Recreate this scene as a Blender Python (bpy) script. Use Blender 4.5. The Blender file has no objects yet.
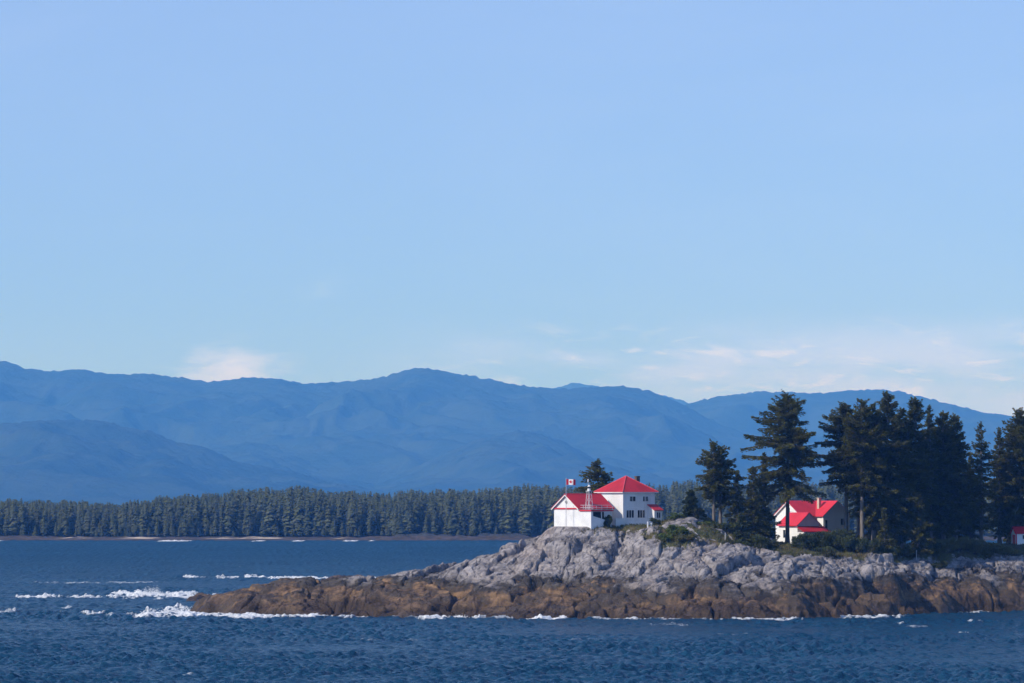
import bpy, math, random
import numpy as np
from mathutils import Vector

R = math.radians
SC = bpy.context.scene
COL = SC.collection

# ------------------------------------------------------------------ camera, sky, sun, exposure
F = 4000.0            # focal length in pixels of the 1024 px wide picture
CAMZ = 22.0           # eye height above the water (deck of a ship)
HY = 503.0            # row of the horizon
cam = bpy.data.cameras.new('camera')
cam.sensor_width = 36.0
cam.lens = 36.0 * F / 1024.0
cam.clip_start = 1.0
cam.clip_end = 60000.0
cam_o = bpy.data.objects.new('camera', cam)
COL.objects.link(cam_o)
cam_o.location = (0, 0, CAMZ)
cam_o.rotation_euler = (R(90) + math.atan((HY - 341.5) / F), 0, 0)
SC.camera = cam_o

SUN_DIR = Vector((-0.87, -0.49, 0.0)).normalized()
SUN_EL = R(36)
sv = Vector((SUN_DIR.x * math.cos(SUN_EL), SUN_DIR.y * math.cos(SUN_EL), math.sin(SUN_EL)))
sun = bpy.data.lights.new('sun', 'SUN')
sun.energy = 4.1
sun.angle = R(0.5)
sun.color = (1.0, 0.93, 0.83)
sun_o = bpy.data.objects.new('sun', sun)
COL.objects.link(sun_o)
sun_o.rotation_euler = (-sv).to_track_quat('-Z', 'Y').to_euler()

SC.view_settings.view_transform = 'Standard'
SC.view_settings.look = 'None'
SC.view_settings.exposure = 0.0
SC.view_settings.gamma = 1.0
SC.view_settings.use_curve_mapping = False
SC.cycles.volume_bounces = 2
SC.cycles.max_bounces = 8
SC.cycles.use_denoising = True

HAZE_DENSITY = 6.4e-5
HAZE_COLOR = (0.105, 0.375, 1.0)
SKY_STRENGTH = 0.15
SKY_LIFT = 0.12


class NT:
    """small helper for building node trees"""
    def __init__(self, tree):
        self.t = tree

    def n(self, typ, **kw):
        nd = self.t.nodes.new(typ)
        for k, v in kw.items():
            setattr(nd, k, v)
        return nd

    def put(self, sock, v):
        if hasattr(v, 'is_output') or isinstance(v, bpy.types.NodeSocket):
            self.t.links.new(v, sock)
        else:
            if isinstance(v, (tuple, list)) and len(v) == 3 and sock.type == 'RGBA':
                v = (*v, 1)
            sock.default_value = v

    def math(self, op, a, b=None, c=None, clamp=False):
        nd = self.n('ShaderNodeMath', operation=op, use_clamp=clamp)
        self.put(nd.inputs[0], a)
        if b is not None:
            self.put(nd.inputs[1], b)
        if c is not None:
            self.put(nd.inputs[2], c)
        return nd.outputs[0]

    def mix(self, fac, a, b, blend='MIX'):
        nd = self.n('ShaderNodeMix', data_type='RGBA', blend_type=blend)
        self.put(nd.inputs[0], fac)
        self.put(nd.inputs[6], a)
        self.put(nd.inputs[7], b)
        return nd.outputs[2]

    def ramp(self, v, lo, hi, a=0.0, b=1.0):
        nd = self.n('ShaderNodeMapRange', interpolation_type='SMOOTHSTEP')
        self.put(nd.inputs[0], v)
        for i, x in zip((1, 2, 3, 4), (lo, hi, a, b)):
            self.put(nd.inputs[i], x)
        return nd.outputs[0]

    def noise(self, vec, scale, detail=4.0, rough=0.55, dist=0.0):
        nd = self.n('ShaderNodeTexNoise')
        if vec is not None:
            self.put(nd.inputs['Vector'], vec)
        self.put(nd.inputs['Scale'], scale)
        self.put(nd.inputs['Detail'], detail)
        self.put(nd.inputs['Roughness'], rough)
        self.put(nd.inputs['Distortion'], dist)
        return nd.outputs['Fac']

    def mapping(self, vec, scale=(1, 1, 1), loc=(0, 0, 0), rot=(0, 0, 0)):
        nd = self.n('ShaderNodeMapping')
        self.put(nd.inputs['Vector'], vec)
        nd.inputs['Scale'].default_value = scale
        nd.inputs['Location'].default_value = loc
        nd.inputs['Rotation'].default_value = rot
        return nd.outputs[0]


# world: Nishita sky plus low cloud banks along the horizon
world = bpy.data.worlds.new('World')
SC.world = world
world.use_nodes = True
wt = world.node_tree
wt.nodes.clear()
W = NT(wt)
wco = W.n('ShaderNodeTexCoord').outputs['Generated']
sky = W.n('ShaderNodeTexSky', sky_type='NISHITA')
sky.sun_disc = False
sky.sun_elevation = SUN_EL
sky.sun_rotation = math.atan2(SUN_DIR.x, SUN_DIR.y)
sky.altitude = 0.0
sky.air_density = 1.0
sky.dust_density = 0.3
sky.ozone_density = 2.0
va = W.n('ShaderNodeVectorMath', operation='ADD')
W.put(va.inputs[0], wco)
va.inputs[1].default_value = (0, 0, SKY_LIFT)
vn = W.n('ShaderNodeVectorMath', operation='NORMALIZE')
W.put(vn.inputs[0], va.outputs[0])
W.put(sky.inputs[0], vn.outputs[0])
sx = W.n('ShaderNodeSeparateXYZ')
W.put(sx.inputs[0], wco)
ysafe = W.math('MAXIMUM', sx.outputs[1], 0.05)
cu = W.math('DIVIDE', sx.outputs[0], ysafe)
cv = W.math('DIVIDE', sx.outputs[2], ysafe)
cvec = W.n('ShaderNodeCombineXYZ')
W.put(cvec.inputs[0], cu)
W.put(cvec.inputs[1], cv)
cvec = cvec.outputs[0]


def gauss2(u0, v0, su, sv_):
    a = W.math('POWER', W.math('DIVIDE', W.math('SUBTRACT', cu, u0), su), 2.0)
    b = W.math('POWER', W.math('DIVIDE', W.math('SUBTRACT', cv, v0), sv_), 2.0)
    return W.math('EXPONENT', W.math('MULTIPLY', W.math('ADD', a, b), -1.0))


wis = W.noise(W.mapping(cvec, (62, 210, 1), (3.3, 1.7, 0)), 1.0, 7.0, 0.60, 0.5)
wis2 = W.noise(W.mapping(cvec, (14, 60, 1), (1.3, 4.7, 0)), 1.0, 4.0, 0.55, 0.2)
band = W.math('MULTIPLY', W.ramp(cv, 0.050, 0.036), W.ramp(cu, -0.06, 0.055))
veil = W.math('MULTIPLY', W.math('MULTIPLY', band, W.ramp(wis2, 0.42, 0.64)), 0.25)
streak = W.math('MULTIPLY', W.math('MULTIPLY', band, W.ramp(wis, 0.49, 0.68)), 0.80)
puff = W.ramp(W.math('ADD', gauss2(-0.0695, 0.0325, 0.0175, 0.0068), W.math('MULTIPLY', W.math('SUBTRACT', wis, 0.5), 1.5)), 0.25, 1.15)
puff = W.math('MULTIPLY', puff, gauss2(-0.0695, 0.0335, 0.022, 0.011))
high = W.math('MULTIPLY', W.ramp(W.noise(W.mapping(cvec, (6, 22, 1), (8, 2, 0)), 1.0, 5.0, 0.6, 0.4), 0.40, 0.8), 0.06)
cirrus = W.math('MULTIPLY', W.math('MULTIPLY', W.ramp(cv, 0.03, 0.14), W.ramp(cv, 0.5, 0.2)), 0.13)
cl = W.math('MAXIMUM', W.math('MAXIMUM', veil, streak), W.math('MAXIMUM', puff, W.math('ADD', high, cirrus)), clamp=True)
SKY_TINT = (0.86, 0.98, 1.25)
skyc = W.mix(1.0, sky.outputs[0], SKY_TINT, 'MULTIPLY')
CLOUD_COL = (5.2, 6.1, 9.0)
bank = W.math('MULTIPLY', W.math('MULTIPLY', band, W.ramp(wis2, 0.34, 0.60)), 0.75)
skyc = W.mix(bank, skyc, (4.0, 5.3, 9.6))
skyc = W.mix(cl, skyc, CLOUD_COL)
grey = W.math('MULTIPLY', W.math('MAXIMUM', gauss2(-0.0465, 0.0535, 0.006, 0.0028), W.math('MULTIPLY', gauss2(-0.068, 0.0415, 0.005, 0.0012), 0.8)), W.ramp(wis, 0.4, 0.62))
skyc = W.mix(W.math('MULTIPLY', grey, 0.5), skyc, (3.0, 4.6, 7.2))
bg = W.n('ShaderNodeBackground')
W.put(bg.inputs[0], skyc)
bg.inputs[1].default_value = SKY_STRENGTH
wo = W.n('ShaderNodeOutputWorld')
wt.links.new(bg.outputs[0], wo.inputs[0])


# ------------------------------------------------------------------ numeric helpers
def X(px, D):
    return (px - 512.0) * D / F


def Z(py, D):
    return CAMZ - (py - HY) * D / F


def DW(py):
    """distance of a water point seen at row py"""
    return CAMZ * F / (py - HY)


def hash2(ix, iy, seed):
    h = (ix.astype(np.int64) * 374761393 + iy.astype(np.int64) * 668265263 + seed * 974711) & 0xffffffff
    h = ((h ^ (h >> 13)) * 1274126177) & 0xffffffff
    h = (h ^ (h >> 16)) & 0xffffffff
    h = (h * 2246822519) & 0xffffffff
    return ((h ^ (h >> 15)) & 0xffffff) / float(0x1000000)


def perlin(x, y, seed=0):
    x0 = np.floor(x); y0 = np.floor(y)
    fx = x - x0; fy = y - y0
    u = fx * fx * fx * (fx * (fx * 6 - 15) + 10)
    v = fy * fy * fy * (fy * (fy * 6 - 15) + 10)
    def g(dx, dy):
        a = hash2(x0 + dx, y0 + dy, seed) * 2 * np.pi
        return np.cos(a) * (fx - dx) + np.sin(a) * (fy - dy)
    a = g(0, 0); b = g(1, 0); c = g(0, 1); d = g(1, 1)
    return ((a + (b - a) * u) * (1 - v) + (c + (d - c) * u) * v) * 1.5


def fbm(x, y, octaves=5, seed=0, gain=0.5, lac=2.03):
    s = 0; a = 1.0
    for i in range(octaves):
        s = s + a * perlin(x, y, seed + i * 17)
        x = x * lac + 3.1; y = y * lac + 1.7; a *= gain
    return s


def ridged(x, y, octaves=4, seed=0, gain=0.5):
    s = 0; a = 1.0
    for i in range(octaves):
        s = s + a * (1 - np.abs(perlin(x, y, seed + i * 31)))
        x = x * 2.07 + 5.1; y = y * 2.07 + 2.7; a *= gain
    return s


def worley(x, y, seed=0, full=False):
    """F1, F2 and a random number of the nearest cell"""
    x0 = np.floor(x); y0 = np.floor(y)
    f1 = np.full(x.shape, 9.0); f2 = np.full(x.shape, 9.0); idn = np.zeros(x.shape)
    ox = np.zeros(x.shape); oy = np.zeros(x.shape); id2 = np.zeros(x.shape)
    for dx in (-1, 0, 1):
        for dy in (-1, 0, 1):
            cx = x0 + dx; cy = y0 + dy
            px = cx + 0.1 + 0.8 * hash2(cx, cy, seed)
            py = cy + 0.1 + 0.8 * hash2(cx, cy, seed + 7)
            d = np.hypot(px - x, py - y)
            cid = hash2(cx, cy, seed + 13)
            n1 = d < f1
            f2 = np.where(n1, f1, np.minimum(f2, d))
            idn = np.where(n1, cid, idn)
            ox = np.where(n1, x - px, ox); oy = np.where(n1, y - py, oy)
            id2 = np.where(n1, hash2(cx, cy, seed + 19), id2)
            f1 = np.where(n1, d, f1)
    if full:
        return f1, f2, idn, ox, oy, id2
    return f1, f2, idn


def sstep(a, b, x):
    t = np.clip((x - a) / (b - a), 0, 1)
    return t * t * (3 - 2 * t)


# ------------------------------------------------------------------ object helpers
def np_mesh(name, verts, faces, mat=None, smooth=False, attrs=None):
    """verts (n,3), faces (m,k) -> mesh datablock, quickly"""
    me = bpy.data.meshes.new(name)
    verts = np.ascontiguousarray(verts, dtype=np.float32)
    faces = np.ascontiguousarray(faces, dtype=np.int32)
    k = faces.shape[1]
    me.vertices.add(len(verts))
    me.vertices.foreach_set('co', verts.ravel())
    me.loops.add(faces.size)
    me.loops.foreach_set('vertex_index', faces.ravel())
    me.polygons.add(len(faces))
    me.polygons.foreach_set('loop_start', np.arange(0, faces.size, k, dtype=np.int32))
    if smooth:
        me.polygons.foreach_set('use_smooth', np.ones(len(faces), dtype=bool))
    me.update(calc_edges=True)
    for an, (dom, vals) in (attrs or {}).items():
        at = me.attributes.new(an, 'FLOAT', dom)
        at.data.foreach_set('value', np.ascontiguousarray(vals, dtype=np.float32))
    if mat:
        me.materials.append(mat)
    return me


def grid_faces(nr, nc):
    i = np.arange(nr - 1)[:, None] * nc + np.arange(nc - 1)[None, :]
    i = i.ravel()
    return np.stack([i, i + 1, i + nc + 1, i + nc], 1)


def link(name, me, parent=None, loc=None, rz=None):
    o = bpy.data.objects.new(name, me)
    COL.objects.link(o)
    if parent:
        o.parent = parent
    if loc is not None:
        o.location = loc
    if rz is not None:
        o.rotation_euler = (0, 0, rz)
    return o


def tag(o, label=None, cat=None, group=None, kind=None):
    if label: o['label'] = label
    if cat: o['category'] = cat
    if group: o['group'] = group
    if kind: o['kind'] = kind
    return o


def thing(name, loc, rz, label, cat, group=None):
    o = bpy.data.objects.new(name, None)
    o.empty_display_size = 0.5
    COL.objects.link(o)
    o.location = loc
    o.rotation_euler = (0, 0, rz)
    return tag(o, label, cat, group)


class MB:
    """collects boxes, prisms and bars, then links them as one mesh object"""
    def __init__(self):
        self.v = []; self.f = []; self.m = []

    def poly(self, pts, mi=0):
        b = len(self.v)
        self.v += [tuple(p) for p in pts]
        self.f.append(list(range(b, b + len(pts))))
        self.m.append(mi)

    def solid(self, bottom, top, mi=0):
        """loft between two rings with the same number of points (bottom ring counterclockwise from above)"""
        n = len(bottom); b = len(self.v)
        self.v += [tuple(p) for p in bottom] + [tuple(p) for p in top]
        self.f.append([b + i for i in reversed(range(n))]); self.m.append(mi)
        self.f.append([b + n + i for i in range(n)]); self.m.append(mi)
        for i in range(n):
            j = (i + 1) % n
            self.f.append([b + i, b + j, b + n + j, b + n + i]); self.m.append(mi)

    def box(self, x0, x1, y0, y1, z0, z1, mi=0):
        self.solid([(x0, y0, z0), (x1, y0, z0), (x1, y1, z0), (x0, y1, z0)],
                   [(x0, y0, z1), (x1, y0, z1), (x1, y1, z1), (x0, y1, z1)], mi)

    def bar(self, p, q, r0, r1=None, n=6, mi=0):
        p = Vector(p); q = Vector(q); r1 = r0 if r1 is None else r1
        d = (q - p).normalized()
        a = d.orthogonal().normalized(); c = d.cross(a)
        rb = []; rt = []
        for i in range(n):
            t = 2 * math.pi * i / n
            o = a * math.cos(t) + c * math.sin(t)
            rb.append(p + o * r0); rt.append(q + o * r1)
        self.solid(rb, rt, mi)

    def slab(self, pts, nrm, th, mi=0):
        """a flat polygon given thickness th along -nrm"""
        nv = Vector(nrm).normalized() * th
        pts = [Vector(p) for p in pts]
        self.solid([p - nv for p in pts], pts, mi)

    def build(self, name, mats, parent=None, bevel=0.0, smooth=False):
        me = bpy.data.meshes.new(name)
        me.from_pydata(self.v, [], self.f)
        if not isinstance(mats, (list, tuple)):
            mats = [mats]
        for mm in mats:
            me.materials.append(mm)
        me.polygons.foreach_set('material_index', self.m)
        if smooth:
            me.polygons.foreach_set('use_smooth', [True] * len(self.f))
        me.update()
        o = link(name, me, parent)
        if bevel:
            bv = o.modifiers.new('bevel', 'BEVEL')
            bv.width = bevel; bv.segments = 1; bv.limit_method = 'ANGLE'
        return o


# ------------------------------------------------------------------ materials
def new_mat(name):
    m = bpy.data.materials.new(name)
    m.use_nodes = True
    m.node_tree.nodes.clear()
    T = NT(m.node_tree)
    p = T.n('ShaderNodeBsdfPrincipled')
    out = T.n('ShaderNodeOutputMaterial')
    m.node_tree.links.new(p.outputs[0], out.inputs[0])
    return m, T, p


def simple(name, c1, c2=None, scale=1.0, rough=0.7, bump=0.0, bscale=8.0, spec=0.3, stretch=(1, 1, 1), metallic=0.0):
    m, T, p = new_mat(name)
    oc = T.n('ShaderNodeTexCoord').outputs['Object']
    oc = T.mapping(oc, stretch)
    if c2 is None:
        c2 = tuple(c * 0.86 for c in c1)
    T.put(p.inputs['Base Color'], T.mix(T.ramp(T.noise(oc, scale, 5.0, 0.6), 0.35, 0.68), c1, c2))
    p.inputs['Roughness'].default_value = rough
    p.inputs['Specular IOR Level'].default_value = spec
    p.inputs['Metallic'].default_value = metallic
    if bump:
        b = T.n('ShaderNodeBump')
        b.inputs['Strength'].default_value = bump
        b.inputs['Distance'].default_value = 0.05
        T.put(b.inputs['Height'], T.noise(oc, bscale, 5.0, 0.6))
        T.put(p.inputs['Normal'], b.outputs[0])
    return m


def siding(name, c1, c2, pitch=0.15, axis='z', rough=0.6, depth=0.02, scale=0.5):
    """boards or roofing sheets: saw tooth relief along an axis plus weathering"""
    m, T, p = new_mat(name)
    oc = T.n('ShaderNodeTexCoord').outputs['Object']
    sp = T.n('ShaderNodeSeparateXYZ'); T.put(sp.inputs[0], oc)
    t = T.math('FRACT', T.math('DIVIDE', sp.outputs['xyz'.index(axis)], pitch))
    dirt = T.noise(T.mapping(oc, (1, 1, 0.25)), scale, 6.0, 0.65)
    T.put(p.inputs['Base Color'], T.mix(T.ramp(dirt, 0.4, 0.72), c1, c2))
    p.inputs['Roughness'].default_value = rough
    p.inputs['Specular IOR Level'].default_value = 0.25
    b = T.n('ShaderNodeBump')
    b.inputs['Strength'].default_value = 0.6
    b.inputs['Distance'].default_value = depth
    T.put(b.inputs['Height'], T.math('ADD', t, T.math('MULTIPLY', dirt, 0.5)))
    T.put(p.inputs['Normal'], b.outputs[0])
    return m


M_WHITE = siding('white_boards', (0.74, 0.74, 0.74), (0.64, 0.64, 0.63))
M_WHITE_PLAIN = simple('white_paint', (0.76, 0.76, 0.755), (0.66, 0.66, 0.65), 0.6, 0.55)
M_RED = siding('red_roof', (0.48, 0.024, 0.034), (0.36, 0.020, 0.028), 0.30, 'x', 0.5, 0.03, 0.35)
M_RED_TRIM = simple('red_trim', (0.58, 0.035, 0.045), (0.46, 0.03, 0.04), 1.0, 0.5)
M_PANE = simple('window_glass', (0.016, 0.019, 0.024), (0.03, 0.034, 0.04), 0.6, 0.12, spec=0.5)
M_DARK = simple('dark_interior', (0.03, 0.03, 0.032), (0.05, 0.05, 0.05), 0.8, 0.9)
M_BRICK = simple('chimney_brick', (0.09, 0.07, 0.06), (0.15, 0.11, 0.09), 3.0, 0.9, 0.4, 10)
M_CREAM = simple('cream_render', (0.60, 0.52, 0.42), (0.48, 0.40, 0.32), 2.0, 0.85)
M_METAL = simple('galvanised_metal', (0.55, 0.56, 0.58), (0.42, 0.43, 0.45), 2.0, 0.45, spec=0.5)
M_CONC = simple('concrete', (0.42, 0.41, 0.39), (0.30, 0.29, 0.27), 1.5, 0.9, 0.3)
M_ORANGE = simple('orange_paint', (0.65, 0.16, 0.02), (0.5, 0.12, 0.02), 2.0, 0.6)
M_BLACK = simple('black_metal', (0.03, 0.03, 0.032), (0.05, 0.05, 0.05), 2.0, 0.5)
M_FLAGW = simple('white_cloth', (0.80, 0.80, 0.80), (0.74, 0.74, 0.75), 3.0, 0.9)
M_FLAGR = simple('red_cloth', (0.60, 0.02, 0.03), (0.50, 0.015, 0.025), 3.0, 0.9)
M_BARK = simple('bark', (0.21, 0.185, 0.16), (0.11, 0.095, 0.08), 1.2, 0.95, 0.7, 5, stretch=(3, 3, 0.6))
M_BARK_DARK = simple('dark_bark', (0.085, 0.07, 0.058), (0.045, 0.038, 0.032), 1.2, 0.95, 0.6, 5, stretch=(3, 3, 0.6))
M_SPRAY = simple('sea_spray', (0.85, 0.87, 0.88), (0.80, 0.82, 0.84), 1.0, 0.9)


def leaf_mat(name, dark, light, warm, transl=0.25):
    """leaves: every leaf clump its own green, a little light passing through"""
    m, T, p = new_mat(name)
    at = T.n('ShaderNodeAttribute', attribute_name='tone').outputs['Fac']
    oc = T.n('ShaderNodeTexCoord').outputs['Object']
    cl_ = T.noise(oc, 0.35, 3.0, 0.6)
    c = T.mix(T.math('MULTIPLY', at, 1.0, clamp=True), dark, light)
    c = T.mix(T.math('MULTIPLY', T.ramp(cl_, 0.48, 0.72), 0.7), c, warm)
    T.put(p.inputs['Base Color'], c)
    p.inputs['Roughness'].default_value = 0.75
    p.inputs['Specular IOR Level'].default_value = 0.2
    tr = T.n('ShaderNodeBsdfTranslucent')
    T.put(tr.inputs[0], c)
    mx = T.n('ShaderNodeMixShader')
    mx.inputs[0].default_value = transl
    T.t.links.new(p.outputs[0], mx.inputs[1]); T.t.links.new(tr.outputs[0], mx.inputs[2])
    out = [n for n in T.t.nodes if n.type == 'OUTPUT_MATERIAL'][0]
    T.t.links.new(mx.outputs[0], out.inputs[0])
    return m


M_NEEDLE = leaf_mat('spruce_needles', (0.066, 0.072, 0.015), (0.150, 0.150, 0.030), (0.160, 0.138, 0.028), 0.36)
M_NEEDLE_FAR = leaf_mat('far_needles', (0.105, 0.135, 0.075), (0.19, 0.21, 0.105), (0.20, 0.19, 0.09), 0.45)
M_SHRUB = leaf_mat('shrub_leaves', (0.045, 0.060, 0.022), (0.105, 0.125, 0.040), (0.13, 0.115, 0.042))
M_SHRUB_LIGHT = leaf_mat('bright_shrub_leaves', (0.075, 0.110, 0.022), (0.16, 0.21, 0.05), (0.17, 0.16, 0.05))
M_OLIVE_SUNLIT = leaf_mat('sunlit_olive_leaves', (0.12, 0.12, 0.04), (0.20, 0.195, 0.075), (0.22, 0.19, 0.08), 0.35)  # leaf colour brightened to stand in for sunlight the grove blocks
M_GRASS = leaf_mat('grass_blades', (0.085, 0.095, 0.035), (0.16, 0.15, 0.06), (0.20, 0.13, 0.06))


# ------------------------------------------------------------------ haze
M_HAZE = bpy.data.materials.new('haze_air')
M_HAZE.use_nodes = True
M_HAZE.node_tree.nodes.clear()
T = NT(M_HAZE.node_tree)
pv = T.n('ShaderNodeVolumePrincipled')
T.put(pv.inputs['Color'], HAZE_COLOR)
pv.inputs['Absorption Color'].default_value = (1, 1, 1, 1)
pv.inputs['Density'].default_value = HAZE_DENSITY
pv.inputs['Anisotropy'].default_value = 0.0
T.t.links.new(pv.outputs[0], T.n('ShaderNodeOutputMaterial').inputs['Volume'])
hz = MB()
hz.box(-11000, 11000, -400, 36000, -7, 1010)
tag(hz.build('haze', M_HAZE), kind='stuff')


# ------------------------------------------------------------------ island terrain
def tps_points():
    P = []
    def p(px, D, z): P.append((X(px, D), D, z))
    def q(px, py, D): P.append((X(px, D), D, Z(py, D)))
    shore = {215: 614, 240: 615, 300: 616, 350: 616.5, 400: 617, 450: 617.5, 505: 618, 560: 618.5, 625: 618.5, 690: 619,
             750: 619, 800: 618, 830: 617, 860: 616, 890: 614.5, 920: 613.5, 980: 612, 1024: 611.5, 1100: 611, 1200: 611}
    for px, py in shore.items():
        D = DW(py)
        p(px, D, 0); p(px, D - 5, -2.2); p(px, D - 20, -5)
    cols = {
        215: [(602, 796), (594, 801)], 240: [(600, 792), (588.5, 799)], 270: [(600, 788), (586, 796)], 300: [(600, 785), (585, 794)],
        350: [(602, 782), (588, 787), (581, 796)],
        400: [(602, 780), (588, 786), (577, 797)], 450: [(602, 778), (588, 783), (575, 789), (564, 797)],
        480: [(600, 777), (586, 782), (570, 789), (554, 798)],
        505: [(600, 775), (588, 779), (572, 786), (551, 797)], 530: [(600, 773), (572, 784), (550, 794), (537, 801)],
        560: [(601, 770), (586, 775), (573, 782), (550, 792), (536, 799), (529.5, 804)],
        595: [(600, 769), (584, 775), (570, 782), (548, 791), (533, 799), (528.5, 804)],
        625: [(600, 769), (582, 775), (567, 782), (547, 791), (531, 799), (527, 804)],
        660: [(600, 766), (582, 773), (563, 781), (545, 789), (530, 796), (522, 802)],
        690: [(600, 765), (582, 772), (562, 780), (546, 788), (530, 796), (517, 804)],
        720: [(600, 765), (582, 772), (562, 780), (553, 787), (540, 796), (526, 805)],
        750: [(600, 765), (582, 773), (564, 781), (556, 787), (546, 802)],
        800: [(600, 767), (582, 775), (567, 782), (559, 788), (549, 806)],
        830: [(600, 770), (582, 778), (568, 786), (561, 793), (552, 808)],
        860: [(600, 777), (582, 784), (569, 791), (563, 797), (553, 812)],
        890: [(600, 783), (582, 790), (570, 797), (562, 803), (553, 816)],
        920: [(598, 796), (582, 802), (571, 808), (564, 813), (553, 822)],
        980: [(598, 808), (580, 814), (567, 820), (558, 826), (550, 838)],
        1024: [(597, 815), (580, 820), (566, 826), (556, 832), (547, 842)],
        1100: [(597, 818), (580, 823), (562, 830), (548, 842)], 1200: [(597, 820), (570, 828), (548, 842)]}
    for px, L in cols.items():
        for py, D in L:
            q(px, py, D)
    # plateau and back slopes
    for px in (690,): p(px, 812, 19.5); p(px, 826, 17); p(px, 845, 10); p(px, 865, -2)
    for px in (535, 545): p(px, 812, 15.2); p(px, 825, 13)
    for px in (570, 600, 625, 650): p(px, 812, 17.7); p(px, 822, 17.9); p(px, 834, 15); p(px, 850, 7); p(px, 866, -3)
    for px, h in ((215, 3.0), (240, 4), (270, 4.6), (300, 5.0), (350, 5.5), (400, 6)):
        p(px, 806, h * 0.8); p(px, 816, 0.0); p(px, 828, -4)
    for px, h in ((450, 8.5), (480, 10), (505, 11)): p(px, 808, h); p(px, 820, h * 0.6); p(px, 834, -1); p(px, 850, -4)
    for px in (740, 770): p(px, 815, 14); p(px, 840, 13); p(px, 870, 6); p(px, 900, -3)
    for px in (800, 830, 860, 900, 940): p(px, 830, 12.6); p(px, 850, 13); p(px, 885, 10); p(px, 930, -3)
    for px in (980, 1024, 1100, 1200): p(px, 855, 13.4); p(px, 885, 11); p(px, 930, -3)
    # sea around
    for px, D in ((150, 780), (150, 800), (165, 825), (100, 820), (150, 860), (200, 850), (300, 860), (400, 870), (178, 800), (520, 890), (620, 900),
                  (700, 900), (150, 740), (400, 740), (600, 730), (800, 730), (1000, 760), (1200, 770), (300, 900), (150, 940), (500, 940), (800, 950), (1100, 950)):
        p(px, D, -5)
    p(188, 804, -0.3); p(193, 803, 0.9); p(199, 803, 2.2); p(207, 802, 3.0); p(203, 810, 0.6); p(196, 798, -0.2); p(204, 796, 0.8)
    return np.array(P)


TP = tps_points()


def rbf_fit(P):
    d = np.hypot(P[:, 0][:, None] - P[:, 0][None], P[:, 1][:, None] - P[:, 1][None])
    K = -np.sqrt(d * d + 2.0)
    A = np.block([[K + 0.15 * np.eye(len(P)), np.ones((len(P), 1))], [np.ones((1, len(P))), np.zeros((1, 1))]])
    return np.linalg.solve(A, np.append(P[:, 2], 0))


TW = rbf_fit(TP)


def base_h(x, y):
    s = np.full(x.shape, TW[-1])
    for (px_, py_, _), w in zip(TP, TW[:-1]):
        s = s - w * np.sqrt((x - px_) ** 2 + (y - py_) ** 2 + 2.0)
    return s


PADS = []   # (cx, cy, radius, z)


def veg_mask(x, y):
    """1 where soil and plants cover the rock"""
    px = x / y * F + 512
    front = np.interp(px, [480, 560, 640, 665, 700, 720, 745, 775, 800, 860, 900, 940, 1000, 1100],
                      [815, 812, 806, 803, 803, 803, 797, 795, 797, 803, 810, 819, 834, 836])
    m = sstep(0, 5, y - front + 3 * fbm(x * 0.15, y * 0.15, 3, 5))
    m = m * sstep(540, 600, px)
    for ppx, dd, rx_, ry_ in ((674, 793.0, 5.5, 4.0), (715, 798, 5.0, 3.5), (612, 801, 7.0, 2.2), (644, 800, 4.0, 2.5)):
        e = np.hypot((x - X(ppx, dd)) / rx_, (y - dd) / ry_) + 0.45 * fbm(x * 0.4, y * 0.4, 3, 66)
        m = np.maximum(m, sstep(1.1, 0.7, e))
    return m


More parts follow.
